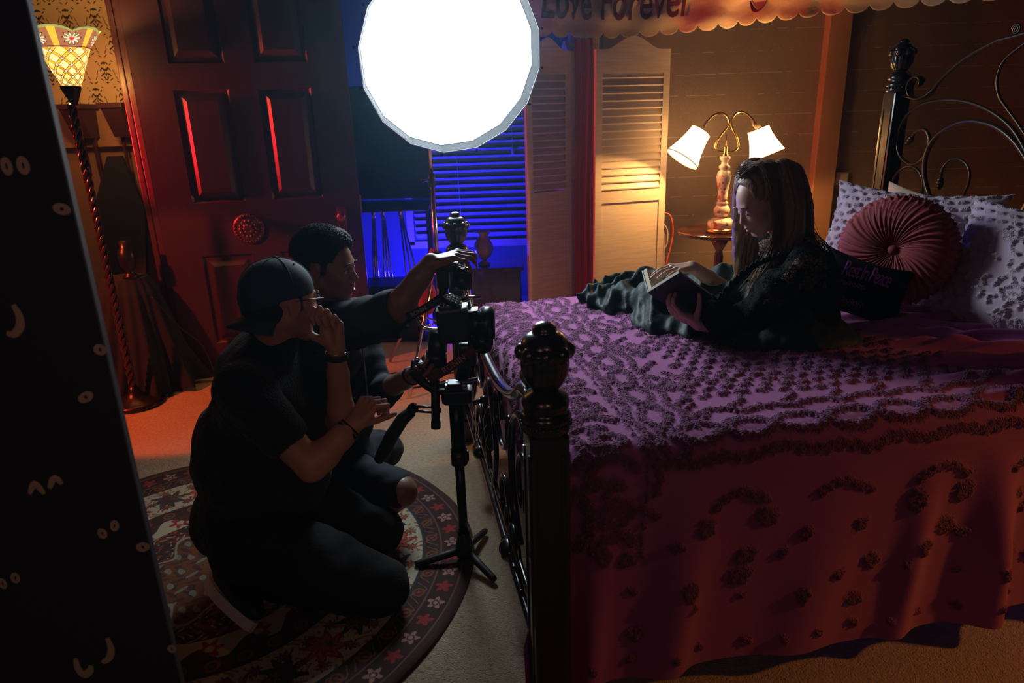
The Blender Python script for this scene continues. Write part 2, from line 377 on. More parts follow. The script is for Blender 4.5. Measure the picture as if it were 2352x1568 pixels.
# hall wall with damask paper above a plain rail
def damask():
    m = bpy.data.materials.new('damask_paper'); m.use_nodes = True; nt = m.node_tree; b = nt.nodes['Principled BSDF']; b.inputs['Roughness'].default_value = .7
    a = nt.nodes.new('ShaderNodeAttribute'); a.attribute_name = 'paint'; nt.links.new(a.outputs['Color'], b.inputs['Base Color']); return m
M['damask'] = damask()
def damask_mask(x, z):
    """black damask motif on cream: mirrored palmettes in an ogee lattice, cell 0.16 x 0.28 m"""
    cx, cz = .17, .30
    row = np.floor(z/(cz/2)); u = ((x/cx + .5*(row % 2)) % 1)-.5; v = (z/(cz/2)) % 1; u = np.abs(u)
    def blob(a, bb, ra, rb, rot=0):
        ca, sa = math.cos(rot), math.sin(rot); p = (u-a)*ca+(v-bb)*sa*.9; q = -(u-a)*sa+(v-bb)*.9*ca
        return (p/ra)**2+(q/rb)**2 < 1
    mk = blob(0, .5, .035, .14) | blob(.07, .62, .03, .10, -.7) | blob(.11, .42, .028, .12, .9) | blob(.05, .28, .025, .09, -.5) | blob(.16, .60, .022, .07, .4)
    mk |= blob(.0, .86, .05, .05) | blob(.08, .85, .03, .05, .8) | blob(.2, .8, .018, .06, -.8) | blob(.17, .22, .02, .07, -.9) | blob(.27, .92, .02, .05, 1.2) | blob(.0, .1, .05, .03)
    mk |= blob(.3, .5, .014, .10, .35) | blob(.36, .3, .016, .10, .5) | blob(.40, .12, .02, .07, .9)
    mk &= ~(blob(.0, .5, .012, .07) | blob(.09, .55, .01, .05, -.7))
    return mk
def wallpaper(name, x0, x1, y, z0, z1):
    nx, nz = int((x1-x0)/.003), int((z1-z0)/.003); X, Z = np.meshgrid(np.linspace(x0, x1, nx), np.linspace(z0, z1, nz), indexing='ij')
    k = damask_mask(X, Z).astype(float).ravel(); col = np.array([.60, .50, .30])[None]*(1-k[:, None]) + np.array([.03, .02, .012])[None]*k[:, None]
    V = np.stack([X.ravel(), np.full(X.size, y), Z.ravel()], 1)
    return np_mesh(name, V, gridF(nx, nz), 'damask', attrs={'paint': col})
struct('wall_hall_back', MB().box((-3.18, 4.62, CZ/2), (2.02, .1, CZ)), 'hall_wall')
o = wallpaper('trim_1', -3.5, -2.18, 4.565, 1.66, 2.6); o['kind'] = 'structure'
struct('trim_2', MB().box((-3.0, 4.555, 1.55), (1.5, .03, .20), bevel=.004).box((-3.0, 4.54, 1.45), (1.5, .05, .03)), 'hall_wall')
# door casing left of the red door
struct('trim_3', MB().box((-2.085, 4.24, 1.3), (.20, .06, 2.6), bevel=.008).box((-2.12, 4.185, 1.3), (.04, .05, 2.6), bevel=.006).box((-2.165, 4.20, 1.3), (.035, .06, 2.6), bevel=.006), 'maroon_wood')
# jamb between the blue nook and the louvred doors
struct('trim_4', MB().box((.55, 4.92, 1.05), (.07, .12, 2.1), bevel=.006).box((.47, 5.0, 1.05), (.05, .1, 2.1), bevel=.006).box((.615, 4.93, 1.05), (.05, .06, 2.1), bevel=.006), 'cream_wood')
struct('trim_5', MB().box((2.245, 4.97, 1.3), (.15, .09, 2.6), bevel=.006), 'trim_wood')
# window behind the blind
struct('window_1', MB().box((-.32, 5.99, 1.05), (1.0, .02, 1.05), mi=1).box((-.32, 5.97, 1.6), (1.1, .05, .06)).box((-.32, 5.97, .5), (1.1, .05, .06)).box((-.85, 5.97, 1.05), (.06, .05, 1.1)).box((.2, 5.97, 1.05), (.06, .05, 1.1)), ['cream_wood', 'black_plastic'])

# ------------------------------------------------------------------ the red panelled door (open leaf)
dA, dB = Vector((-2.085, 4.13, 0)), Vector((-.925, 4.345, 0)); dx = (dB-dA).normalized(); dw = (dB-dA).length; dn = Vector((dx.y, -dx.x, 0))  # dn faces the camera
def dpt(a, z, n=0): return dA + dx*a + dn*n + Vector((0, 0, z))
door = MB(); W = dw; H = 2.42
# stiles and rails, raised panels with bevels
def dbox(mb, a0, a1, z0, z1, n0, n1): mb.hexa([dpt(a0, z0, n0), dpt(a1, z0, n0), dpt(a1, z0, n1), dpt(a0, z0, n1), dpt(a0, z1, n0), dpt(a1, z1, n0), dpt(a1, z1, n1), dpt(a0, z1, n1)])
cols = [(.20, .50), (.66, .96)]; rows = [(.22, .78), (1.10, 1.74), (1.88, 2.30)]
dbox(door, 0, W, 0, H, -.045, -.02)
aa = [0, .20, .50, .66, .96, W]; zz = [0, .22, .78, 1.10, 1.74, 1.88, 2.30, H]
for i in (0, 2, 4): dbox(door, aa[i], aa[i+1], 0, H, -.02, 0)
for j in (0, 2, 4, 6):
    for i in (1, 3): dbox(door, aa[i], aa[i+1], zz[j], zz[j+1], -.02, 0)
door = door.build('door_1', 'maroon_wood'); door['kind'] = 'structure'
for (a0, a1) in cols:
    for (z0, z1) in rows:
        m = MB(); g, bv = .012, .035     # moulding ring sloping in, then a raised field
        def ring(pa, na, pb, nb):
            A = [dpt(x, z, na) for x, z in pa]; B = [dpt(x, z, nb) for x, z in pb]; m.add(A+B, [(i, (i+1) % 4, 4+(i+1) % 4, 4+i) for i in range(4)], 0, False)
        rc = lambda e: [(a0+e, z0+e), (a1-e, z0+e), (a1-e, z1-e), (a0+e, z1-e)]
        ring(rc(0), 0, rc(.012), -.014); ring(rc(.012), -.014, rc(.03), -.014); ring(rc(.03), -.014, rc(.03+bv), .013); A = [dpt(x, z, .013) for x, z in rc(.03+bv)]; m.add(A, [(0, 1, 2, 3)], 0, False)
        m.build('panel_moulding', 'maroon_wood', door)
# pierced round rosette and knob plate
ros = MB(); c = dpt(.50, .935, .004)
ros.lathe([(.0, 0), (.085, 0), (.092, .006), (.09, .012), (.07, .010), (.06, .018), (.042, .014), (.032, .026), (.012, .034), (0, .035)], c, dn, 48)
for k in range(28): a = 2*PI*k/28; ros.ball(c+dn*.012+(dx*math.cos(a)+Vector((0, 0, 1))*math.sin(a))*.08, .0075, 8)
for k in range(14): a = 2*PI*k/14; ros.ball(c+dn*.022+(dx*math.cos(a)+Vector((0, 0, 1))*math.sin(a))*.048, .010, 8)
for k in range(8): a = 2*PI*k/8; ros.ball(c+dn*.03+(dx*math.cos(a)+Vector((0, 0, 1))*math.sin(a))*.022, .008, 8)
M['rosette'] = mat('rosette', (.22, .07, .05), .3, .6, coln=((.06, .03, .03), 60, (1, 1, 1)))
ros.build('door_rosette', 'rosette', door)
kp = MB(); c = dpt(1.06, .94, .0)
kp.box(c+dn*.005, (.055, .01, .20), Matrix.Rotation(math.atan2(dx.y, dx.x), 3, 'Z'), bevel=.003)
kp.lathe([(.014, 0), (.012, .03), (.022, .036), (.03, .05), (.024, .064), (0, .068)], c+Vector((0, 0, .04)), dn, 20)
kp.build('door_knob', mat('knob_red_brass', (.35, .10, .06), .25, .8), door)
MB().box(dpt(W+.004, 1.05, -.02), (.012, .03, .11), Matrix.Rotation(math.atan2(dx.y, dx.x), 3, 'Z')).build('latch_plate', 'brass', door)

# ------------------------------------------------------------------ louvred folding doors
def louvre(name, label, A, B, H, cat='door', group=None, hinge=True):
    A, B = Vector(A), Vector(B); x = (B-A).normalized(); W = (B-A).length; n = Vector((x.y, -x.x, 0)); Z = Vector((0, 0, 1))
    t = empty(name, A, label, cat, group); P = lambda a, z, d=0: A+x*a+Z*z+n*d
    def hx(mb, a0, a1, z0, z1, n0=-.012, n1=.018): return mb.hexa([P(a0, z0, n0), P(a1, z0, n0), P(a1, z0, n1), P(a0, z0, n1), P(a0, z1, n0), P(a1, z1, n0), P(a1, z1, n1), P(a0, z1, n1)])
    sw = .045; z1 = H-.16
    hx(MB(), 0, sw, .02, H-.06).build('stile', 'cream_wood', t); hx(MB(), W-sw, W, .02, H-.06).build('stile', 'cream_wood', t)
    hx(MB(), sw, W-sw, .02, .16).build('bottom_rail', 'cream_wood', t); hx(MB(), sw, W-sw, .98, 1.055).build('middle_rail', 'cream_wood', t)
    out = [(0, H-.06), (0, H-.02)] + [(W*k/24, H-.02+.075*.5*(1-math.cos(2*PI*min(1, max(0, (k/24-.12)/.76))))) for k in range(1, 24)] + [(W, H-.02), (W, H-.06), (W-sw, H-.06), (W-sw, z1), (sw, z1), (sw, H-.06)]
    MB().prism(out, A-n*.012, x, Z, n*.03).build('top_rail', 'cream_wood', t)
    hx(MB(), sw, W-sw, .16, .98, -.008, .006).build('lower_panel', 'cream_wood', t)
    lv = MB(); k = 0; z = 1.062
    while z < z1-.01:
        lv.hexa([P(sw, z, .014), P(W-sw, z, .014), P(W-sw, z+.008, .018), P(sw, z+.008, .018), P(sw, z+.046, -.012), P(W-sw, z+.046, -.012), P(W-sw, z+.054, -.006), P(sw, z+.054, -.006)]); z += .0455
    lv.build('louvre_slats', 'cream_wood', t)
    return t
louvre('louvred_door', 'cream louvred bifold door leaf glowing in the lamplight', (.566, 4.53, 0), (1.055, 4.67, 0), 1.935)
louvre('louvred_door', 'dim louvred bifold door leaf beside the softbox', (.127, 4.605, 0), (.430, 4.76, 0), 1.95)
louvre('louvred_door', 'narrow shadowed louvred leaf folded behind its wider neighbour', (.385, 4.99, 0), (.455, 4.80, 0), 1.95)

def added_curtain():  # red cloth added here; its colour stands in for red light on the jamb
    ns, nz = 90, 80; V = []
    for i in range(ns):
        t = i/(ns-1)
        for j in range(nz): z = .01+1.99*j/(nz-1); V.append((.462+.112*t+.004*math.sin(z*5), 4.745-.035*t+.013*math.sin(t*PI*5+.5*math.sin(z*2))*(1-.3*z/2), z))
    o = np_mesh('red_light_stand_in', np.array(V), gridF(ns, nz), 'red_cloth'); s_ = o.modifiers.new('t', 'SOLIDIFY'); s_.thickness = .002
    tag(o, 'narrow red cloth added between the louvred doors, standing in for red light on the jamb', 'added_curtain')
added_curtain()
# ------------------------------------------------------------------ scalloped banner with red lettering
def banner():
    path = [(-.15, 4.12), (.18, 4.17), (.40, 4.27), (.78, 4.38), (1.12, 4.26), (1.42, 4.03), (1.67, 3.80), (2.02, 3.52), (2.35, 3.22), (2.7, 2.9)]
    pts = catmull([(x*1.12, y*1.12, 0) for x, y in path], 40); P = np.array(pts); ln = np.concatenate([[0], np.cumsum(np.linalg.norm(np.diff(P, axis=0), axis=1))]); L = ln[-1]
    ns, nz = 640, 60; S = np.linspace(0, L, ns); X = np.interp(S, ln, P[:, 0]); Y = np.interp(S, ln, P[:, 1]); g = lambda s: (np.interp(s, ln, P[:, 0]), np.interp(s, ln, P[:, 1]))
    V = []
    sc = .125
    for i in range(ns):
        ph = (S[i]/sc) % 1; low = 2.065 - .045*math.sqrt(max(0, 1-(2*ph-1)**2)) - .012*math.sin(S[i]*2.1)
        tx, ty = (X[min(i+1, ns-1)]-X[max(i-1, 0)], Y[min(i+1, ns-1)]-Y[max(i-1, 0)]); q = math.hypot(tx, ty); nx_, ny_ = ty/q, -tx/q
        for j in range(nz):
            z = low+(2.55-low)*j/(nz-1); b = .012*math.sin(S[i]*9+z*7)+.008*math.sin(S[i]*17-z*21)+.006*math.sin(z*40+S[i]*4)
            V.append((X[i]+nx_*b, Y[i]+ny_*b, z))
    m = mat('banner_cloth', (.82, .66, .42), .85, coln=((.62, .42, .22), 3.5, (1, 1, 1)), bump=[(18, .5, .01), (200, .3, .001)])
    M['banner_cloth'] = m
    o = np_mesh('banner', np.array(V), gridF(ns, nz), 'banner_cloth'); so = o.modifiers.new('thick', 'SOLIDIFY'); so.thickness = .002
    tag(o, 'tan scalloped cloth banner with red gothic lettering hung above the louvred doors', 'banner')
    def warp_at(s0, z0):
        def w(co):
            x, y = g(s0+co.x); x2, y2 = g(s0+co.x+.01); t = Vector((x2-x, y2-y)).normalized(); z = z0+co.y; s = s0+co.x
            b = .012*math.sin(s*9+z*7)+.008*math.sin(s*17-z*21)+.006*math.sin(z*40+s*4)+.012
            return Vector((x+t.y*b, y-t.x*b, z))
        return w
    text_mesh('lettering', 'Love Forever', .31, None, 'red_print', o, extrude=.0004, shear=.12, spacing=1.0, xs=.62, offset=.004, warp=warp_at(.93, 2.215))
    text_mesh('lettering', 'Yours', .17, None, 'red_print', o, extrude=.0004, shear=.12, xs=1.1, offset=.004, warp=warp_at(1.85, 2.19)) if False else None
    sw = [(1.88+.06*math.cos(a), 2.20+.10*math.sin(a)) for a in [R(q) for q in range(200, 350, 10)]]
    w2 = warp_at(0, 0); MB().tube([w2(Vector((a, b, 0))) for a, b in sw], [.004+.012*math.sin(PI*k/14) for k in range(15)], 8, flat=.3).build('lettering', 'red_print', o)
banner()
# ------------------------------------------------------------------ the iron bed
EU = Vector((math.cos(R(9.7)), math.sin(R(9.7)), 0)); EV = Vector((-EU.y, EU.x, 0)); F0 = Vector((.067, 1.335, 0)); BW, BL = 1.83, 2.18
def bed(u, v, z=0): return F0+EU*u+EV*v+Vector((0, 0, z))
bedroot = empty('iron_bed', F0, 'black iron four-post bed with scrolled footboard and tall scrolled headboard', 'bed', None, R(9.7))
def flute(h, a): return 1
def post(u, v, H, base=True):
    m = MB(); c = bed(u, v); s = .043; rot = Matrix.Rotation(R(9.7), 3, 'Z'); hs = H-.235
    m.box(c+Vector((0, 0, hs/2)), (2*s, 2*s, hs), rot, bevel=.007)
    for sx, sy in ((1, 0), (-1, 0), (0, 1), (0, -1)):                # sunk panel frames on the four faces
        for e in (-1, 1):
            d = EU*(sx*s*1.0)+EV*(sy*s*1.0); q = EU*(sy*e*.026)+EV*(sx*e*.026); m.box(c+d+q+Vector((0, 0, hs/2)), (.006, .006, hs*.9), rot)
    m.box(c+Vector((0, 0, .06)), (2*s+.02, 2*s+.02, .12), rot, bevel=.008); m.box(c+Vector((0, 0, .13)), (2*s+.01, 2*s+.01, .02), rot, bevel=.006)
    p = m.build('post', 'black_iron', bedroot)
    f = MB(); z = hs
    prof = [(.030, -.005), (.050, 0), (.054, .008), (.050, .018), (.053, .024), (.056, .034), (.050, .044), (.044, .048), (.050, .056), (.052, .068), (.044, .084), (.030, .092), (.027, .098)]
    f.lathe([(r, h+z) for r, h in prof], c, n=40)
    for k in range(22): a = 2*PI*k/22; f.ball(c+Vector((.053*math.cos(a), .053*math.sin(a), z+.020)), .0052, 8)
    fl = lambda h, a: 1+.055*abs(math.cos(6*a))**.6*(1 if h < z+.172 else 0) 
    body = [(.027, .096), (.033, .104), (.042, .118), (.0475, .135), (.049, .152), (.047, .165), (.0565, .172), (.0585, .180), (.054, .188), (.046, .192)]
    f.lathe([(r, h+z) for r, h in body], c, n=72, flute=fl)
    for k in range(8):                                              # leaf lobes on the shoulder
        a = 2*PI*k/8; f.ball(c+Vector((.047*math.cos(a), .047*math.sin(a), z+.178)), (.017, .017, .019), 12)
    f.lathe([(r, h+z) for r, h in [(.052, .184), (.0505, .194), (.046, .204), (.038, .213), (.028, .218), (.0245, .219), (.0255, .224), (.0235, .231), (.017, .237), (.008, .2405), (0, .241)]], c, n=40)
    f.build('finial', 'black_iron', p); return p
post(0, 0, 1.128); post(0, BW, 1.128); post(BL, BW, 1.83); post(BL, 0, 1.83)
def plane_tube(name, u, vz, r, mtl='black_iron', sub=8, closed=False, rr=None, extra=None, flat=None, n=10):
    pts = catmull([bed(u, v, z) for v, z in vz], sub, closed); m = MB()
    rad = r if rr is None else [r*rr(i/(len(pts)-1)) for i in range(len(pts))]
    m.tube(pts, rad, n, closed=closed, flat=flat)
    if extra: extra(m)
    return m.build(name, mtl, bedroot)
def leafcurl(m, u, vz, r, n=3):
    """cast acanthus: several ribs side by side along a curl"""
    pts = catmull([bed(u, v, z) for v, z in vz], 8); N = len(pts)
    for k in range(-n, n+1):
        off = EU*(.0055*k); m.tube([p+off*math.sin(PI*(.15+.8*i/(N-1))) for i, p in enumerate(pts)], [r*(.5+.6*math.sin(PI*(.1+.85*i/(N-1))))*(1-.1*abs(k)) for i in range(N)], 8)
def bud(m, u, v, z, dv, dz, s=1):
    q = math.hypot(dv, dz); dv, dz = dv/q, dz/q
    for k, (t, r) in enumerate(((0, .007), (.010, .009), (.019, .007), (.031, .014), (.045, .016), (.058, .013), (.068, .007))): m.ball(bed(u, v+dv*t*s, z+dz*t*s), r*s, 12)
# headboard, traced on the plane of the posts and mirrored
mir = lambda L: [(BW-v, z) for v, z in L]
top = [(1.6, 1.601), (1.535, 1.658), (1.439, 1.716), (1.304, 1.766), (1.263, 1.772), (1.195, 1.779), (1.05, 1.80), (.915, 1.815)]
plane_tube('top_rail', BL, top + mir(top[:-1])[::-1], .009, 'bronze_iron')
leaf = [(1.80, 1.579), (1.76, 1.571), (1.732, 1.568), (1.68, 1.558), (1.634, 1.569), (1.604, 1.589), (1.592, 1.604)]
curl = [(1.70, 1.560), (1.735, 1.575), (1.752, 1.61), (1.738, 1.645), (1.706, 1.656), (1.683, 1.643), (1.685, 1.622), (1.697, 1.615)]
outer = [(.915, 1.16), (1.03, 1.30), (1.105, 1.39), (1.168, 1.444), (1.247, 1.489), (1.338, 1.524), (1.43, 1.544), (1.524, 1.549), (1.627, 1.54), (1.705, 1.512), (1.755, 1.472), (1.781, 1.416), (1.785, 1.364), (1.768, 1.317), (1.73, 1.282), (1.675, 1.264), (1.626, 1.272), (1.591, 1.304), (1.576, 1.345), (1.582, 1.389), (1.608, 1.418), (1.644, 1.422), (1.676, 1.407)]
inner = [(1.35, .92), (1.45, 1.03), (1.527, 1.132), (1.57, 1.205), (1.586, 1.279), (1.572, 1.345), (1.531, 1.399), (1.462, 1.438), (1.393, 1.457), (1.323, 1.457), (1.236, 1.439), (1.165, 1.406), (1.097, 1.356), (1.02, 1.27), (.96, 1.15), (.93, 1.0)]
small = [(1.80, 1.0), (1.795, 1.10), (1.778, 1.178), (1.748, 1.223), (1.687, 1.253), (1.635, 1.246), (1.592, 1.213), (1.576, 1.169), (1.56, 1.08), (1.50, .95)]
loop = [(1.15, .95), (1.27, 1.06), (1.33, 1.147), (1.345, 1.196), (1.345, 1.247), (1.36, 1.283), (1.401, 1.303), (1.442, 1.293), (1.468, 1.261), (1.475, 1.236)]
loop = [(1.28, .95), (1.32, 1.06), (1.33, 1.147), (1.316, 1.196), (1.318, 1.247), (1.348, 1.285), (1.401, 1.303), (1.442, 1.290), (1.468, 1.261), (1.475, 1.236)]
Scv = [(1.0, 1.80), (1.12, 1.765), (1.184, 1.734), (1.241, 1.694), (1.262, 1.65), (1.26, 1.603), (1.235, 1.551), (1.181, 1.499), (1.117, 1.44), (1.02, 1.34), (.95, 1.22)]
for side in (0, 1):
    f = mir if side else (lambda L: L); sg = 1 if not side else -1
    plane_tube('cast_leaf', BL, f(leaf), .008, 'bronze_iron', extra=lambda m: (leafcurl(m, BL, f(leaf), .0085), leafcurl(m, BL, f(curl), .0075)))
    plane_tube('scroll', BL, f(outer), .0085, 'bronze_iron', extra=lambda m: bud(m, BL, *f([(1.676, 1.407)])[0], sg*.6, -.8))
    plane_tube('scroll', BL, f(inner), .0115, 'bronze_iron'); plane_tube('scroll', BL, f(small), .007, 'bronze_iron')
    plane_tube('scroll', BL, f(loop), .006, 'bronze_iron', extra=lambda m: bud(m, BL, *f([(1.475, 1.236)])[0], -sg*.05, -1))
    plane_tube('scroll', BL, f(Scv), .006, 'bronze_iron')
    tw = [(1.235+.018*(1-k/40)*math.cos(k*.42)*1.2-.02, 1.79+.020*(1-k/44)*math.sin(k*.42)+.012) for k in range(34)]
    plane_tube('scroll', BL, f(tw), .004, 'bronze_iron', sub=2)
plane_tube('lower_rail', BL, [(.04, .62), (BW-.04, .62)], .014)
m = MB()
for k in range(5): a = -PI/2+PI*k/4; m.ball(bed(BL, .915+.05*math.sin(a)*1.2, 1.80+.05*math.cos(a)), (.02, .02, .03), 10)
m.build('crest', 'bronze_iron', bedroot)
# footboard: sagging tube rail between leaf castings, two low rails, ovals and S scrolls
ftop = [(.17, .905), (.263, .885), (.36, .83), (.467, .790), (.629, .752), (.80, .737), (.915, .733)]
plane_tube('top_rail', 0, ftop + mir(ftop[:-1])[::-1], .0165, n=16)
for f in (lambda L: L, mir):
    plane_tube('cast_leaf', 0, f([(.03, .93), (.08, .945), (.12, .93), (.17, .905)]), .012, extra=lambda m: (leafcurl(m, 0, f([(.03, .90), (.09, .915), (.15, .925), (.21, .895)]), .010), leafcurl(m, 0, f([(.10, .92), (.13, .955), (.17, .965), (.185, .94), (.165, .925)]), .009)))
    arch = [(.10, .28), (.06, .45), (.09, .62), (.18, .74), (.30, .79), (.42, .72), (.47, .58), (.44, .44), (.36, .36)]
    plane_tube('scroll', 0, f(arch), .011); plane_tube('scroll', 0, f([(.14, .26), (.20, .40), (.17, .55), (.22, .66), (.30, .68), (.36, .61), (.33, .52), (.27, .53), (.27, .59)]), .008)
    plane_tube('scroll', 0, f([(.48, .22), (.52, .36), (.60, .44), (.68, .40), (.68, .31), (.61, .29), (.59, .35)]), .009)
    plane_tube('scroll', 0, f([(.50, .70), (.56, .58), (.66, .54), (.74, .60), (.72, .70), (.64, .71), (.62, .64)]), .009)
    plane_tube('scroll', 0, f([(.36, .21), (.42, .32), (.50, .34), (.54, .27), (.49, .22)]), .009)
    m = MB(); c = bed(0, .56, .205); m.lathe([(.0, -.045), (.02, -.04), (.034, -.02), (.03, 0), (.036, .012), (.030, .03), (.018, .045), (.022, .055), (0, .06)], c, EV if f is not mir else -EV, 16); m.build('knot', 'black_iron', bedroot) if f is not mir else MB().lathe([(.0, -.045), (.02, -.04), (.034, -.02), (.03, 0), (.036, .012), (.030, .03), (.018, .045), (.022, .055), (0, .06)], bed(0, BW-.56, .205), EV, 16).build('knot', 'black_iron', bedroot)
plane_tube('scroll', 0, [(.915, .25), (.83, .34), (.79, .47), (.84, .60), (.915, .66), (.99, .60), (1.04, .47), (1.0, .34)], .010, closed=True)
m = MB(); m.lathe([(0, -.09), (.012, -.08), (.022, -.05), (.012, -.02), (.026, 0), (.012, .02), (.022, .05), (.012, .08), (0, .09)], bed(0, .915, .47), n=16); m.build('rosette', 'bronze_iron', bedroot)
plane_tube('lower_rail', 0, [(.04, .19), (BW-.04, .19)], .0135, n=14); plane_tube('lower_rail', 0, [(.04, .285), (BW-.04, .285)], .009)
for v in (.0, BW):
    MB().hexa([bed(.04, v-.012, .28), bed(BL-.04, v-.012, .28), bed(BL-.04, v+.012, .28), bed(.04, v+.012, .28), bed(.04, v-.012, .36), bed(BL-.04, v-.012, .36), bed(BL-.04, v+.012, .36), bed(.04, v+.012, .36)]).build('side_rail', 'black_iron', bedroot) if v else None

# ------------------------------------------------------------------ mattress and the tufted chenille spread
TOP = .725
mm = MB(); rot = Matrix.Rotation(R(9.7), 3, 'Z')
mm.box(bed(1.14, 1.0, .53), (1.98, 1.42, .30), rot, bevel=.05); mm.box(bed(1.14, 1.0, .29), (1.98, 1.42, .18), rot, bevel=.01)
tag(mm.build('mattress', 'cream_pillow'), 'mattress lying under the purple bedspread', 'mattress')
# pattern in the flat coordinates of the cloth: a from the foot crest, b from the near crest (negative down the near side)
def strokes(A, Bc):
    D = np.full(A.shape, 1.0, np.float32)       # signed distance to the nearest tufted stroke
    def seg(p, q, w):
        lo = (min(p[0], q[0])-w-.02, min(p[1], q[1])-w-.02); hi = (max(p[0], q[0])+w+.02, max(p[1], q[1])+w+.02)
        m = (A > lo[0]) & (A < hi[0]) & (Bc > lo[1]) & (Bc < hi[1])
        if not m.any(): return
        a, b = A[m], Bc[m]; dx_, dy_ = q[0]-p[0], q[1]-p[1]; L = dx_*dx_+dy_*dy_+1e-9; t = np.clip(((a-p[0])*dx_+(b-p[1])*dy_)/L, 0, 1)
        D[m] = np.minimum(D[m], np.hypot(a-p[0]-dx_*t, b-p[1]-dy_*t)-w)
    def line(P, w, close=False):
        P = list(P)+([P[0]] if close else [])
        for i in range(len(P)-1): seg(P[i], P[i+1], w)
    def dot(c, r): seg(c, (c[0]+1e-4, c[1]), r)
    def leafshape(c, ang, L, Wd, w, vein=True):
        ca, sa = math.cos(ang), math.sin(ang); T = lambda x, y: (c[0]+x*ca-y*sa, c[1]+x*sa+y*ca)
        line([T(L*t, Wd*math.sin(PI*t)**.8) for t in np.linspace(0, 1, 9)], w); line([T(L*t, -Wd*math.sin(PI*t)**.8) for t in np.linspace(0, 1, 9)], w)
        if vein: line([T(0, 0), T(L*.8, 0)], w*.7)
    def flower(c, r, n, w, ph=0):
        for k in range(n):
            a = ph+2*PI*k/n; leafshape((c[0]+r*.25*math.cos(a), c[1]+r*.25*math.sin(a)), a, r*.8, r*.22, w, False)
        dot(c, r*.2)
    BM = 1.42
    def ring(c, ra, rb, w, rot=0):
        ca, sa = math.cos(rot), math.sin(rot); line([(c[0]+ra*math.cos(t)*ca-rb*math.sin(t)*sa, c[1]+ra*math.cos(t)*sa+rb*math.sin(t)*ca) for t in np.linspace(0, 2*PI, 18)], w)
    line([(.165, -.34), (.165, BM+.2)], .004)                       # crisp seam line
    # chain of ovals between two ribbons, along the foot and along the near side
    line([(.190+.006*math.sin(t*40), t) for t in np.linspace(-.16, BM, 160)], .013); line([(t, -.095+.006*math.sin(t*37)) for t in np.linspace(.19, 1.5, 140)], .013)
    b = -.03
    while b < BM: ring((.258, b), .036, .062, .0145); b += .140
    a = .335
    while a < 1.46: ring((a, -.012), .066, .036, .0145); a += .150
    line([(.222+.05*math.cos(t), -.04+.05*math.sin(t)) for t in np.linspace(1.2, 5.2, 10)], .013)
    b = .03
    while b < BM: line([(.318+.020*math.sin(PI*t), b+.140*t) for t in np.linspace(0, 1, 8)], .0125); line([(.345, b-.02), (.400, b+.035)], .010); b += .140
    a = .36
    while a < 1.40: line([(a+.150*t, .070+.022*math.sin(PI*t)) for t in np.linspace(0, 1, 8)], .0125); line([(a-.02, .10), (a+.035, .145)], .010); a += .150
    # large loops at the shoulder of the medallion
    for c0 in ((.36, .33), (.34, .62), (.36, .90), (.36, 1.18)): ring(c0, .030, .055, .0135, .3); line([(c0[0]+.04, c0[1]-.07), (c0[0]+.09, c0[1]), (c0[0]+.05, c0[1]+.07)], .013)
    # popcorn rows in the middle
    j = 0; b = .175
    while b < BM-.03:
        a = (.385 if b < .30 else .46)+(.030 if j % 2 else 0)
        while a < 1.36-.10*math.sin(b*3):
            e = .008*math.sin(a*13+b*7); seg((a-.013, b+e), (a+.013, b+e+.010), .0115+.0025*math.sin(a*31+b*17)); a += .060
        b += .043; j += 1
    # foot border: broad leaves and curled petals
    for k, b in enumerate(np.arange(-.30, BM+.1, .20)):
        q = [(.02, b), (.05, b+.03), (.10, b+.035), (.135, b+.01)]; line(q, .017)
        line([(-.02, b+.02), (.015, b+.055), (.02, b+.105), (.0, b+.14)], .018); line([(.055, b+.075), (.09, b+.06), (.125, b+.08), (.12, b+.115), (.085, b+.125), (.06, b+.105), (.055, b+.075)], .0145)
        line([(-.05, b+.10), (-.02, b+.16), (.04, b+.175), (.10, b+.165)], .015); dot((.065, b+.145), .014); line([(-.09, b), (-.05, b+.05)], .02)
    # near side drop: discs in loose groups and faint ribbons
    for k, a in enumerate(np.arange(.05, 2.1, .30)):
        for (qx, qy, r_) in ((.0, -.30, .032), (.09, -.36, .030), (.17, -.30, .026), (.06, -.45, .028), (.19, -.42, .026), (.24, -.50, .022), (.12, -.54, .020)): dot((a+qx+.035*math.sin(k*5.3+qx*40), qy+.03*math.sin(k*3.7+qy*50)), r_*(.8+.35*math.sin(k*2.9+qx*70)))
        line([(a+.15*t, -.225+.03*math.sin(PI*t)) for t in np.linspace(0, 1, 8)], .012); pass
    for a in np.arange(-.1, 2.2, .11): dot((a, -.645), .014)
    for k, b in enumerate(np.arange(-.1, BM, .3)): flower((-.2, b), .08, 7, .010); leafshape((-.14, b+.07), 1.3, .13, .03, .011); leafshape((-.14, b-.07), -1.3, .13, .03, .011)
    return D
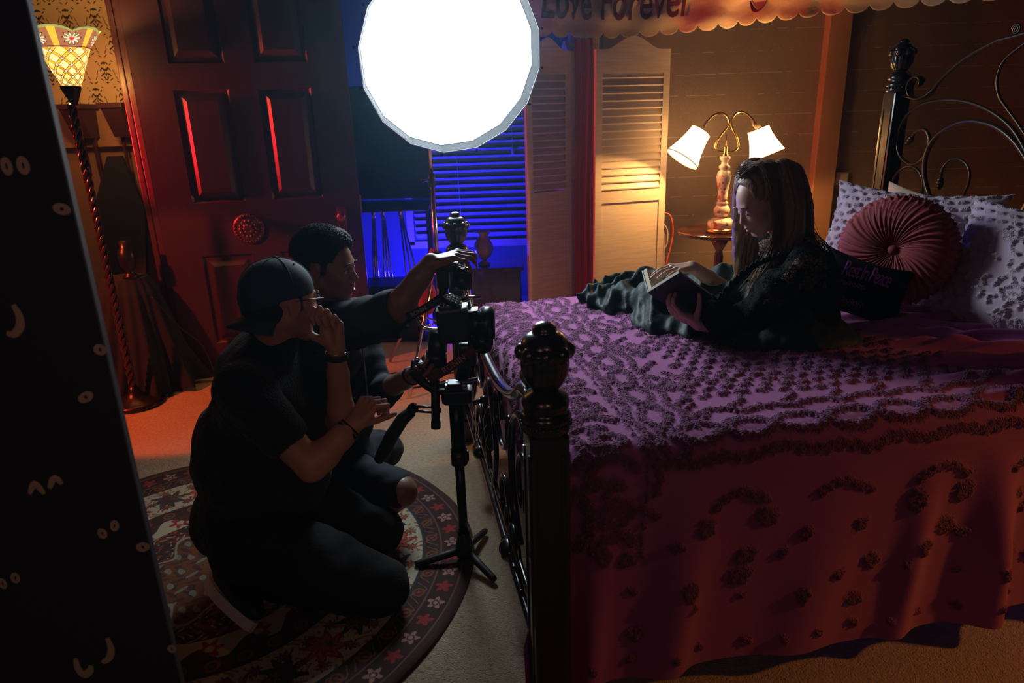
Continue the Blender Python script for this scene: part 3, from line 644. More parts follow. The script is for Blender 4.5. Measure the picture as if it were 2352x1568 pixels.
def spread():
    sa = np.arange(-.42, 1.98, .0048); sb = np.concatenate([np.arange(-.70, 1.43, .0048), np.arange(1.43, 1.90, .02)])
    A, B_ = np.meshgrid(sa, sb, indexing='ij')
    nz = lambda x, y, s, o=0: np.sin(x*s+1.7*np.sin(y*s*.7+o))*np.sin(y*s*.9+1.3*np.sin(x*s*.8+o+2))
    # cloth wanders a little, so the strokes are not ruler straight
    D = strokes(A+.008*nz(A, B_, 14), B_+.008*nz(A, B_, 12, 3))
    edge = .004*np.sin(A*420+3*np.sin(B_*300))*np.sin(B_*390+3*np.sin(A*270))+.003*np.sin(A*170+B_*140)
    T = np.clip((.004-(D+edge))/.010, 0, 1); T = T*T*(3-2*T)
    fade = 1-np.clip((A-1.34-.06*np.sin(B_*5))/.05, 0, 1)*np.clip((B_+.08)/.06, 0, 1); T = T*fade
    ru, rv = .055, .09; Lu, Lv = ru*PI/2, rv*PI/2
    def edge_map(s, r, L, flare):                # horizontal offset outward, drop
        th = np.clip(-s/r, 0, PI/2); t = np.clip(-s-L, 0, None)
        return r*np.sin(th)+t*flare, r*(1-np.cos(th))+t*math.sqrt(1-flare*flare), t
    hu, du, tu = edge_map(A, ru, Lu, .02); hv, dv, tv = edge_map(B_, rv, Lv, .09)
    sf = 1.43-B_; hf, df, tf = edge_map(sf, rv, Lv, .06); hf = np.where(sf < 0, hf, 0); df = np.where(sf < 0, df, 0)
    u0, v0 = .125, .235
    U = u0+np.clip(A, 0, None)-hu; Vv = v0+np.clip(B_, 0, 1.43)-hv+hf
    drop = np.maximum(np.maximum(du, dv), df); both = np.minimum(tu, tv)
    U -= both*.35; Vv -= both*.25
    # hanging folds on the near side
    ph = A+.22*np.clip(tv, 0, 1)*np.sin(A*2.2+.4)
    f = (np.sin(ph*21+1.6*np.sin(ph*6))*.5+.5)**1.6
    amp = np.clip(tv/.35, 0, 1)*(.010+.050*np.clip((A-.8)/.6, 0, 1)+.022*np.exp(-((A-.35)/.2)**2))
    Vv -= amp*(f-.35)*1.6; U += amp*.5*np.cos(ph*21)
    Z = TOP-drop
    dome = .03*np.clip(1-((U-1.1)/1.05)**2, 0, 1)*np.clip(1-((Vv-1.0)/.85)**2, 0, 1)
    seat = -.035*np.exp(-((U-1.15)/.35)**2-((Vv-1.0)/.3)**2)
    wr = np.clip((A-1.15)/.25, 0, 1)*np.clip((B_+.25)/.2, 0, 1)
    y1 = B_+.30*A; rid = (.5+.5*np.sin(y1*46+2.6*np.sin(A*3.7)+1.4*np.sin(B_*9)+1.0*np.sin(A*9)))
    rid2 = (.5+.5*np.sin((B_*1.3+.5*A)*92+3*np.sin(A*7)+2*np.sin(B_*13)))
    top = (drop < .03)
    Z += (dome+seat)*1.0 + wr*(.026*rid**2.2+.010*rid2**1.5)*np.clip(1-drop/.15, 0, 1)*(1+.8*np.exp(-((B_-.2)/.25)**2)) + .004*nz(A, B_, 9)*np.clip(1-drop/.1, 0, 1)
    Z += .018*np.exp(-((A-.9)/.3)**2-((B_-.45)/.05)**2)*(1-np.clip(drop*9, 0, 1))
    Z = np.maximum(Z, .012)
    P = np.stack([F0.x+EU.x*U+EV.x*Vv, F0.y+EU.y*U+EV.y*Vv, Z], -1)
    ga = np.gradient(P, axis=0); gb = np.gradient(P, axis=1); N = np.cross(ga, gb); N /= np.maximum(np.linalg.norm(N, axis=-1, keepdims=True), 1e-9)
    rnd = rng.random(A.shape)
    P = P + N*(T*(.0045+.0060*rnd))[..., None]
    m = bpy.data.materials.new('chenille'); m.use_nodes = True; nt = m.node_tree; b = nt.nodes['Principled BSDF']
    b.inputs['Roughness'].default_value = .9; b.inputs['Sheen Weight'].default_value = .18; b.inputs['Sheen Roughness'].default_value = .5; b.inputs['Base Color'].default_value = (.38, .090, .32, 1)
    at = nt.nodes.new('ShaderNodeAttribute'); at.attribute_name = 'tuft'; tc = nt.nodes.new('ShaderNodeTexCoord')
    vo = nt.nodes.new('ShaderNodeTexVoronoi'); vo.inputs['Scale'].default_value = 210; n1 = nt.nodes.new('ShaderNodeTexNoise'); n1.inputs['Scale'].default_value = 320
    for q in (vo, n1): nt.links.new(tc.outputs['Object'], q.inputs['Vector'])
    mu = nt.nodes.new('ShaderNodeMath'); mu.operation = 'MULTIPLY'; nt.links.new(vo.outputs['Distance'], mu.inputs[0]); nt.links.new(at.outputs['Fac'], mu.inputs[1])
    b1 = nt.nodes.new('ShaderNodeBump'); b1.inputs['Strength'].default_value = 1; b1.inputs['Distance'].default_value = -.012; nt.links.new(mu.outputs[0], b1.inputs['Height'])
    b2 = nt.nodes.new('ShaderNodeBump'); b2.inputs['Strength'].default_value = .5; b2.inputs['Distance'].default_value = .0015; nt.links.new(n1.outputs['Fac'], b2.inputs['Height']); nt.links.new(b1.outputs[0], b2.inputs['Normal']); nt.links.new(b2.outputs[0], b.inputs['Normal'])
    mx = nt.nodes.new('ShaderNodeMix'); mx.data_type = 'RGBA'; mx.inputs[6].default_value = (.38, .090, .32, 1); mx.inputs[7].default_value = (.28, .064, .225, 1); nt.links.new(at.outputs['Fac'], mx.inputs[0]); nt.links.new(mx.outputs[2], b.inputs['Base Color'])  # tufts coloured darker, painting in their own fine shadows
    M['chenille'] = m
    o = np_mesh('bedspread', P.reshape(-1, 3), gridF(*A.shape), 'chenille', attrs={'tuft': T.ravel()})
    tag(o, 'purple tufted chenille bedspread draped over the bed and down its side', 'bedspread')
    # scrap of turned-back hem at the corner post
    return o
spread()

# ------------------------------------------------------------------ pillows
def pillow(name, label, c, wx, up, w, h, th, material, tuft=0, seedp=0, group=None, fringe=False, text=None):
    wx = Vector(wx).normalized(); up = Vector(up); up = (up-wx*up.dot(wx)).normalized(); n = wx.cross(up); c = Vector(c)
    nu = int(w/(.004 if tuft else .0055)); nv = int(h/(.004 if tuft else .0055)); u = np.linspace(-1, 1, nu); v = np.linspace(-1, 1, nv); U, V_ = np.meshgrid(u, v, indexing='ij')
    prof = (np.clip(1-np.abs(U)**2.6, 0, 1)*np.clip(1-np.abs(V_)**2.6, 0, 1))**.55
    r = np.random.default_rng(seedp); a1, a2 = r.random(2)*6
    wob = 1+.10*np.sin(U*4+a1)*np.sin(V_*5+a2)+.05*np.sin(U*11+V_*7+a1)
    ex = U*w/2*(1-.12*(1-V_**2)*np.abs(U))*1; ey = V_*h/2*(1-.14*(1-U**2)*np.abs(V_)); ey = ey-.03*h*np.cos(U*1.3)*(V_ > 0)*V_
    allV, allF, allT = [], [], []
    if tuft:
        X, Y = U*w/2, V_*h/2; D = np.full(X.shape, 1.)
        def seg(p, q, ww):
            dx_, dy_ = q[0]-p[0], q[1]-p[1]; L = dx_*dx_+dy_*dy_+1e-9; t = np.clip(((X-p[0])*dx_+(Y-p[1])*dy_)/L, 0, 1); np.minimum(D, np.hypot(X-p[0]-dx_*t, Y-p[1]-dy_*t)-ww, out=D)
        for i in range(int(w/.058)+1):
            for j in range(int(h/.040)+1):
                x, y = -w/2+.058*i+(.029 if j % 2 else 0), -h/2+.040*j
                if tuft == 1 and (abs(x) > w*.17 or y > h*.2): seg((x-.010, y), (x+.010, y+.009*math.sin(i*3+j)), .0105)
                if tuft == 2 and y > h*.24: seg((x-.011, y), (x+.009, y+.005), .0095)
        rr = random.Random(seedp)
        if tuft == 2:
            for i in range(11):
                for j in range(5):
                    cx, cy = -w/2+.045+.073*i+rr.uniform(-.012, .012), -h/2+.05+.078*j+rr.uniform(-.012, .012)
                    if cy > h*.2: continue
                    a0 = rr.uniform(0, 6.3); n_ = rr.choice((4, 6, 7)); pp = [(cx+(.012+.005*q)*math.cos(a0+q*.75), cy+(.012+.005*q)*math.sin(a0+q*.75)) for q in range(n_)]
                    for q in range(n_-1): seg(pp[q], pp[q+1], .0072)
        for k in range(20 if tuft == 2 else 14):
            x, y = (rr.uniform(-w/2, w/2), rr.uniform(-h/2, h*.18)) if tuft == 2 else (rr.uniform(-w*.15, w*.15), rr.uniform(-h*.45, h*.15)); a = rr.uniform(0, 6.3); L = rr.uniform(.05, .10)
            pp = [(x+L*t*math.cos(a+1.6*t), y+L*t*math.sin(a+1.6*t)) for t in np.linspace(-1, 1, 7)]
            for q in range(6): seg(pp[q], pp[q+1], .0065)
            seg(pp[3], (pp[3][0]+.05*math.cos(a+1.6), pp[3][1]+.05*math.sin(a+1.6)), .0075)
        e = .003*np.sin(X*400)*np.sin(Y*370); T = np.clip((.003-(D+e))/.009, 0, 1)
    else: T = np.zeros(U.shape)
    rn = np.random.default_rng(seedp+5).random(U.shape)
    for s in (1, -1):
        d = s*th/2*prof*wob + (T*(.009+.007*rn) if s > 0 else 0)
        P = np.array(c)[None, None]+ex[..., None]*np.array(wx)+ey[..., None]*np.array(up)+d[..., None]*np.array(n)
        F = gridF(nu, nv); F = F[:, ::-1] if s < 0 else F
        allF.append(F+sum(len(q) for q in allV)); allV.append(P.reshape(-1, 3)); allT.append((T if s > 0 else T*0).ravel())
    o = np_mesh(name, np.concatenate(allV), np.concatenate(allF), material, attrs={'tuft': np.concatenate(allT)})
    tag(o, label, 'pillow', group); return o, (c, wx, up, n)
def chenille_mat(name, base, tuftc):
    m = M['chenille'].copy(); m.name = name
    for nd in m.node_tree.nodes:
        if nd.type == 'MIX': nd.inputs[6].default_value = (*base, 1); nd.inputs[7].default_value = (*tuftc, 1)
        if nd.type == 'BUMP' and abs(nd.inputs['Distance'].default_value+.012) < 1e-4: nd.inputs['Distance'].default_value = -.004
    return m
M['lilac_chenille'] = chenille_mat('lilac_chenille', (.50, .40, .52), (.50, .40, .52))
pillow('tufted_pillow', 'lilac tufted pillow propped against the far headboard post', (1.715, 2.96, .975), (.66, -.75, -.04), (.34, .28, .9), .70, .50, .22, 'lilac_chenille', 1, 3)
pillow('tufted_pillow', 'large pale lilac tufted pillow at the right edge with swirling pattern', (1.895, 2.33, .935), (.34, -.94, -.02), (.42, .12, .9), .82, .54, .22, 'lilac_chenille', 2, 8)
pillow('plain_pillow', 'cream pillow peeking out behind the lilac pillow by the post', (1.885, 3.06, .965), (.40, -.91, -.06), (.22, .12, .95), .56, .44, .09, 'cream_pillow', 0, 5)
pillow('plain_pillow', 'cream pillow edge behind the large lilac pillow', (2.045, 2.36, 1.00), (.17, -.98, 0), (.22, .05, .95), .62, .46, .07, 'cream_pillow', 0, 6)
M['velvet'] = mat('velvet', (.25, .022, .030), .75, sheen=.12, bump=[(200, .4, .001)])
M['black_velvet'] = mat('black_velvet', (.008, .006, .010), .95, spec=.1, bump=[(240, .5, .001)])
# round pleated cushion
def round_cushion():
    c = Vector((1.535, 2.67, .985)); n = Vector((-.66, -.70, .22)).normalized(); x = Vector((.73, -.68, 0)).normalized(); x = (x-n*x.dot(n)).normalized(); y = n.cross(x)
    Rr, th = .21, .078; NT, V, rad = 720, [], []
    prof = [(0.012, th*.72), (.03, th*.82), (.06, th*.98), (.10, th*1.08), (.14, th*1.08), (.175, th*1.0), (.20, th*.86), (.217, th*.62), (.225, th*.3), (.228, 0), (.225, -th*.3), (.217, -th*.62), (.20, -th*.86), (.15, -th*1.0), (.08, -th*1.0), (.01, -th*.9)]
    pr = catmull([(a*.935, b, 0) for a, b in prof], 7); nr = len(pr); V = np.zeros((NT, nr, 3))
    for i in range(NT):
        a = 2*PI*i/NT
        for j, p in enumerate(pr):
            r_, h_ = p.x, p.y; twist = .35*r_/Rr; aa = a+twist; pl = abs(math.sin(18*aa+1.2*math.sin(3*aa)))**.6*1.0+.35*math.sin(41*aa+5*r_/Rr)
            amp = .006*min(1, r_/.05); ruf = .0075*math.sin(34*a+r_*90)*math.sin(h_*120+17*a) if r_ > .19 else 0
            d = amp*(pl-.6); V[i, j] = c+(x*math.cos(a)+y*math.sin(a))*(r_+ruf+(d if r_ > .2 else 0))+n*(h_+(d if r_ <= .2 else 0)*(1 if h_ > 0 else -1))
    i = np.arange(NT)[:, None]; j = np.arange(nr-1)[None]; F = np.stack([i*nr+j, ((i+1) % NT)*nr+j, ((i+1) % NT)*nr+j+1, i*nr+j+1], -1).reshape(-1, 4)
    o = np_mesh('round_cushion', V.reshape(-1, 3), F, 'velvet'); tag(o, 'round burgundy velvet cushion with radiating pleats and centre button', 'cushion')
    MB().ball(c+n*(th*.78), (.018, .018, .013), 20, mtx=Matrix((x, y, n)).transposed()).build('button', 'velvet', o)
round_cushion()
o, (c, wx, up, n) = pillow('small_cushion', 'small black cushion with purple lettering behind the woman', (1.355, 2.55, .868), (.92, -.28, -.28), (.24, .34, .9), .335, .25, .15, 'black_velvet', 0, 9)
def curved(off_x, off_y, sh=0):
    def w(co):
        a, b = co.x+off_x, co.y+off_y; U_, V_ = a/.172, b/.13; pr = max(0, (1-abs(U_)**2.6))*max(0, (1-abs(V_)**2.6)); return c+wx*a+up*b+n*(.075*pr**.55*(1+.12)+.004)
    return w
text_mesh('lettering', 'Rest In Peace', .088, None, 'purple_print', o, extrude=.0005, shear=.30, spacing=.80, xs=.47, offset=.0008, warp=curved(-.022, .035))
def filigree(off_x, off_y, wd, ht, k0):
    m = MB(); w = curved(off_x, off_y)
    for k in range(k0):
        cx = (k/(k0-1)-.5)*wd
        pts = [w(Vector((cx+.009*math.cos(t)*(1-.09*t), math.sin(t)*ht*(1-.09*t)*(1 if k % 2 else -1), 0))) for t in np.linspace(0, 9, 26)]
        m.tube(pts, .0009, 5)
    return m.build('embroidery', 'purple_print', o)
filigree(-.07, -.018, .10, .009, 7); filigree(-.05, -.085, .085, .018, 6)
tg = MB(); tg.prism([(0, 0), (.05, .0), (.055, .02), (.03, .035), (.0, .03)], (1.50, 2.50, .735), (.95, .2, .15), (-.1, .2, .95), Vector((0, -.002, 0)))
tag(tg.build('paper_tag', mat('paper_tag', (.45, .20, .08), .8)), 'creased tan paper tag lying below the black cushion', 'tag')
gl = MB(); gl.tube(catmull([(1.385, 2.50, .745), (1.43, 2.475, .758), (1.50, 2.47, .752), (1.545, 2.45, .742)], 6), [.012, .02, .024, .02]+[.019]*14+[.01], 10, flat=.6) if False else gl.ball((1.47, 2.475, .752), (.055, .028, .016), 16).ball((1.41, 2.50, .75), (.03, .02, .012), 12); gl.tube([(1.43, 2.45, .768), (1.49, 2.44, .772)], .0025, 6)
tag(gl.build('fabric_pouch', 'black_cloth'), 'small dark pouch on the bedspread beside the tag', 'pouch')
def at(px, py, y):
    """world point seen at pixel (px, py) of the photograph, at distance y into the room"""
    d = _f + _r*((px-1176)/1568.) + _u*((784-py)/1568.); return Vector((0, 0, CAM_H)) + d*(y/d.y)
def emis(name, col, s, mixcol=None):
    m = bpy.data.materials.new(name); m.use_nodes = True; nt = m.node_tree; nt.nodes.clear(); e = nt.nodes.new('ShaderNodeEmission'); e.inputs[0].default_value = (*col, 1); e.inputs[1].default_value = s
    o = nt.nodes.new('ShaderNodeOutputMaterial'); nt.links.new(e.outputs[0], o.inputs[0]); return m
# ------------------------------------------------------------------ round softbox on its stand
M['diffuser'] = emis('diffuser', (.80, .92, 1.0), 21)
SB = Vector((-.259, 3.65, 1.828)); SN = Vector((.33, -.905, -.25)).normalized(); sxv = SN.cross(Vector((0, 0, 1))).normalized(); syv = sxv.cross(SN).normalized()
sb = empty('softbox', SB, 'big round softbox glowing white above the two crouching men', 'studio light')
def ringpts(r, d, n=16, ph=.1): return [SB+SN*d+(sxv*math.cos(ph+2*PI*k/n)+syv*math.sin(ph+2*PI*k/n))*(r*(1 if k % 1 == 0 else 1)) for k in range(n)]
m = MB(); prev = None; n = 16; V = []
for r, d in ((.462, .045), (.450, .0), (.41, -.14), (.32, -.27), (.20, -.36), (.09, -.40)): V += ringpts(r, d)
m.add(V, [(i*n+k, i*n+(k+1) % n, (i+1)*n+(k+1) % n, (i+1)*n+k) for i in range(5) for k in range(n)], 0, False)
o = m.build('shell', 'black_cloth', sb); so = o.modifiers.new('t', 'SOLIDIFY'); so.thickness = .003
m = MB(); V = [SB+SN*.0]; rings = ((.15, .012), (.30, .008), (.40, .003), (.440, -.012))
for r, d in rings: V += ringpts(r, d)
m.add(V, [(0, 1+k, 1+(k+1) % n) for k in range(n)]+[(1+i*n+k, 1+(i+1)*n+k, 1+(i+1)*n+(k+1) % n, 1+i*n+(k+1) % n) for i in range(3) for k in range(n)], 0, True)
m.build('diffuser', 'diffuser', sb)
M['piping'] = mat('piping', (.45, .50, .55), .6)
MB().tube(ringpts(.464, .046), .0035, 6, closed=True).build('rim_piping', 'piping', sb)
for p in ringpts(.472, .040): d = (p-SB).normalized(); MB().box(p+d*.008, (.012, .012, .012), bevel=.002).build('rim_tab', 'black_plastic', sb)
m = MB(); hd = SB-SN*.44; m.tube([SB-SN*.40, SB-SN*.66], .055, 24).tube([SB-SN*.40, SB-SN*.42], .08, 24); m.build('lamp_head', 'black_plastic', sb)
st = empty('light_stand', (-.44, 4.10, 0), 'tall metal light stand holding up the round softbox', 'light stand')
MB().tube([(-.44, 4.10, .42), (-.44, 4.10, 1.22)], .0155, 14).build('lower_tube', 'chrome', st); MB().tube([(-.44, 4.10, 1.2), (-.44, 4.10, 1.90)], .012, 14).build('upper_tube', 'chrome', st)
m = MB(); m.tube([(-.44, 4.10, 1.16), (-.44, 4.10, 1.24)], .022, 14).tube([(-.44, 4.10, 1.20), (-.485, 4.08, 1.20)], .006, 8).ball((-.49, 4.08, 1.2), .014, 12); m.build('collar', 'black_plastic', st)
MB().tube([(-.44, 4.10, .68), (-.44, 4.10, .78)], .026, 14).build('collar', 'black_plastic', st); MB().tube([(-.44, 4.10, .30), (-.44, 4.10, .36)], .024, 14).build('collar', 'black_plastic', st)
for fx, fy in ((-.607, 3.675), (-.82, 4.30), (-.05, 4.33)):
    MB().tube([(-.44+.02*(fx+.44), 4.1+.02*(fy-4.1), .74), (fx, fy, .012)], .010, 10).build('leg', 'chrome', st)
    MB().tube([(-.44, 4.10, .33), (-.44+.5*(fx+.44), 4.1+.5*(fy-4.1), .37)], .006, 8).build('brace', 'chrome', st)
m = MB(); m.ball((-.51, 4.02, .52), (.06, .035, .12), 16).tube([(-.46, 4.07, .80), (-.50, 4.04, .70), (-.51, 4.02, .6)], .012, 8)
tag(m.build('sandbag', 'red_cloth'), 'red sandbag hung on the light stand', 'sandbag')

# ------------------------------------------------------------------ pedestal table and the two-armed lamp
LS = .9695; TX, TY, TZ = 1.3865, 4.46, .789
tb = empty('pedestal_table', (TX, TY, 0), 'round dark wood pedestal table with scalloped rim under the lamp', 'table')
m = MB(); sc = lambda h, a: 1+.022*abs(math.cos(5*a))**.5
m.lathe([(0, TZ-.028), (.22, TZ-.028), (.262, TZ-.02), (.272, TZ-.006), (.268, TZ+.004), (.252, TZ+.002), (.245, TZ-.008), (0, TZ-.008)], (TX, TY, 0), n=120, flute=sc); m.build('tabletop', 'dark_wood', tb)
m = MB(); m.lathe([(.028, .10), (.04, .14), (.05, .20), (.035, .28), (.022, .34), (.026, .5), (.03, .62), (.022, .66), (.045, .70), (.06, .738)], (TX, TY, 0), n=24); m.build('column', 'dark_wood', tb)
for k in range(3):
    a = R(30+120*k); m = MB(); m.tube(catmull([(TX+r*math.cos(a), TY+r*math.sin(a), z) for r, z in ((.02, .16), (.10, .15), (.18, .07), (.25, .02))], 6), [.022]*10+[.016]*9, 10); m.build('leg', 'dark_wood', tb)
lm = empty('table_lamp', (TX, TY, TZ-.008), 'white floral two-armed table lamp with both bell shades lit', 'lamp')
Lz = lambda y7: .786+(1105-y7)*.000777*LS
Lx = lambda x7: TX+(x7-612)*.000777*LS
M['porcelain'] = None
def porcelain():
    m = mat('porcelain', (.72, .64, .50), .22, coat=.5); nt = m.node_tree; b = nt.nodes['Principled BSDF']; tc = nt.nodes.new('ShaderNodeTexCoord')
    n1 = nt.nodes.new('ShaderNodeTexNoise'); n1.inputs['Scale'].default_value = 26; n1.inputs['Detail'].default_value = 1; n2 = nt.nodes.new('ShaderNodeTexNoise'); n2.inputs['Scale'].default_value = 34
    mp = nt.nodes.new('ShaderNodeMapping'); mp.inputs['Location'].default_value = (5, 3, 1); nt.links.new(tc.outputs['Object'], n1.inputs[0]); nt.links.new(tc.outputs['Object'], mp.inputs[0]); nt.links.new(mp.outputs[0], n2.inputs[0])
    def thr(n, v): q = nt.nodes.new('ShaderNodeMath'); q.operation = 'GREATER_THAN'; q.inputs[1].default_value = v; nt.links.new(n.outputs['Fac'], q.inputs[0]); return q.outputs[0]
    a = nt.nodes.new('ShaderNodeMix'); a.data_type = 'RGBA'; a.inputs[6].default_value = (.72, .64, .50, 1); a.inputs[7].default_value = (.60, .14, .08, 1); nt.links.new(thr(n1, .64), a.inputs[0])
    c = nt.nodes.new('ShaderNodeMix'); c.data_type = 'RGBA'; c.inputs[7].default_value = (.16, .20, .06, 1); nt.links.new(a.outputs[2], c.inputs[6]); nt.links.new(thr(n2, .63), c.inputs[0]); nt.links.new(c.outputs[2], b.inputs['Base Color']); return m
M['porcelain'] = porcelain()
def lth(name, prof, mtl, n=40): m = MB(); m.lathe([(r*.000777*LS, Lz(y)-0) for r, y in prof], (TX, TY, 0), n=n); return m.build(name, mtl, lm)
lth('foot_ring', [(0, 1112), (120, 1112), (128, 1095), (118, 1078), (100, 1070), (0, 1070)], 'brass')
lth('base', [(0, 1072), (108, 1070), (114, 1055), (114, 1030), (108, 1012), (90, 1000), (60, 990), (40, 984), (38, 975)], 'porcelain')
lth('stem', [(38, 984), (58, 962), (68, 935), (68, 915), (55, 890), (42, 876), (50, 868), (48, 855), (36, 848), (42, 838), (46, 822), (38, 790), (46, 730), (60, 665), (62, 635), (50, 598), (34, 585), (46, 572), (48, 556), (30, 540), (28, 520), (46, 490), (44, 478), (20, 470)], 'porcelain')
lth('cap', [(20, 480), (28, 462), (18, 455), (18, 410), (22, 405), (10, 395), (6, 380), (3, 300), (0, 298)], 'brass', 20)
M['shade_cloth'] = None
def shade_mat():
    m = bpy.data.materials.new('shade_cloth'); m.use_nodes = True; nt = m.node_tree; nt.nodes.clear(); o = nt.nodes.new('ShaderNodeOutputMaterial')
    e = nt.nodes.new('ShaderNodeEmission'); e.inputs[0].default_value = (1, .74, .42, 1); e.inputs[1].default_value = 3.2
    t = nt.nodes.new('ShaderNodeBsdfTranslucent'); t.inputs[0].default_value = (.8, .62, .4, 1); d = nt.nodes.new('ShaderNodeBsdfDiffuse'); d.inputs[0].default_value = (.7, .6, .45, 1)
    a = nt.nodes.new('ShaderNodeMixShader'); a.inputs[0].default_value = .4; b = nt.nodes.new('ShaderNodeAddShader')
    nt.links.new(t.outputs[0], a.inputs[1]); nt.links.new(d.outputs[0], a.inputs[2]); nt.links.new(a.outputs[0], b.inputs[0]); nt.links.new(e.outputs[0], b.inputs[1]); nt.links.new(b.outputs[0], o.inputs[0]); return m
M['shade_cloth'] = shade_mat(); M['shade_trim'] = mat('shade_trim', (.62, .42, .16), .7); M['bulb'] = emis('bulb', (1, .75, .4), 60)
for sg, armp, top, bot, rt, rb in ((-1, [(600, 440), (548, 428), (524, 385), (560, 310), (618, 235), (622, 185), (585, 140), (540, 130), (490, 148), (445, 190)], (385, 268), (232, 483), .064, .111),
                                   (1, [(628, 440), (680, 438), (716, 400), (700, 330), (655, 250), (646, 190), (675, 138), (725, 124), (775, 148), (820, 190)], (857, 262), (935, 475), .065, .111)):
    P = [Vector((Lx(x), TY-.0, Lz(y))) for x, y in armp]; MB().tube(catmull(P, 8), .0065, 10).build('arm', 'brass', lm)
    a = Vector((Lx(top[0]), TY-.03, Lz(top[1]))); b = Vector((Lx(bot[0]), TY-.055, Lz(bot[1]))); ax = (b-a).normalized(); L = (b-a).length
    s = MB(); s.tube([P[-1], P[-1]+ax*.03, a-ax*.012], [.009, .012, .014], 12).tube([a-ax*.03, a+ax*.035], .019, 16); s.build('socket', 'ivory', lm)
    ribs = lambda h, t: 1-.018*abs(math.cos(3*t))**14
    prof = [(rt+(rb-rt)*(t**1.7), L*t) for t in np.linspace(0, 1, 14)]
    s = MB(); s.lathe(prof, a, ax, n=72, flute=ribs); s.f = [f for f in s.f if len(f) < 10]; s.m = s.m[:len(s.f)]; s.sm = s.sm[:len(s.f)]; sh = s.build('lamp_shade', 'shade_cloth', lm)
    for r_, t_ in ((rt, 0), (rb, L)):
        q = Vector((0, 0, 1)).rotation_difference(ax); MB().tube([a+q @ Vector((r_*math.cos(k/40*2*PI), r_*math.sin(k/40*2*PI), t_)) for k in range(40)], .0035, 6, closed=True).build('shade_trim', 'shade_trim', sh)
    MB().ball(a+ax*.085, (.022, .022, .028), 16).build('bulb', 'bulb', lm)
    point('lamp_bulb_light', tuple(a+ax*.10), 62, (1, .52, .18), .03)

# small things behind and under the table
sh = MB(); sh.box((1.36, 4.86, .19), (.62, .24, .38), bevel=.006).box((1.36, 4.86, .385), (.66, .27, .02), bevel=.004); tag(sh.build('low_shelf', 'grey_wood'), 'low grey wooden shelf behind the pedestal table', 'shelf')
tag(MB().box((1.27, 4.85, .43), (.20, .14, .075), Matrix.Rotation(R(12), 3, 'Z'), bevel=.003).build('wooden_box', 'dark_wood'), 'small reddish brown box on the low shelf', 'box')
m = MB()
for k in range(9): m.ball((1.47+.024*k, 4.83+.03*math.sin(k*2.1), .41+.006*math.cos(k)), (.018, .015, .016), 10)
tag(m.build('bead_string', 'ivory'), 'string of pale beads lying on the low shelf', 'beads')
cb = MB(); cb.tube(catmull([at(1526, 488, 4.72), at(1541, 497, 4.70), at(1546, 530, 4.70), at(1540, 570, 4.70), at(1531, 610, 4.70), at(1530, 700, 4.72)], 8), .0045, 8); tag(cb.build('extension_cord', 'orange_cable'), 'orange extension cord hanging beside the cream louvred door', 'cord')
cb = MB(); cb.tube(catmull([at(1523, 512, 4.70), at(1533, 530, 4.70), at(1532, 560, 4.70), at(1524, 585, 4.70), at(1524, 690, 4.70)], 8), .005, 8).tube(catmull([at(1520, 520, 4.72), at(1527, 545, 4.72), at(1525, 600, 4.72), at(1528, 690, 4.72)], 8), .005, 8); tag(cb.build('power_cable', 'white_cable'), 'looped white cables hanging next to the orange cord', 'cable')
sw = MB(); c = at(1932, 410, 4.985); sw.box(c, (.092, .03, .092), Matrix.Rotation(R(3), 3, 'Y'), bevel=.012); tag(sw.build('wall_sensor', 'ivory'), 'small square white plastic box fixed to the black wall', 'sensor')
# grey slotted board leaning at the far right
m = MB(); A = Vector((2.33, 3.26, .74)); bx = Vector((.96, -.2, 0)).normalized(); bz = Vector((.42, .12, .9)).normalized(); bn = bx.cross(bz)
m.prism([(0, 0), (.30, 0), (.30, 1.0), (0, 1.0)], A, bx, bz, bn*.02); bd = m.build('leaning_board', mat('board_paint', (.24, .22, .21), .6))
tag(bd, 'grey painted board leaning behind the large lilac pillow', 'board')
MB().prism([(.085, .25), (.094, .25), (.094, .9), (.085, .9)], A-bn*.003, bx, bz, bn*.002).build('slot', 'maroon_wood', bd)

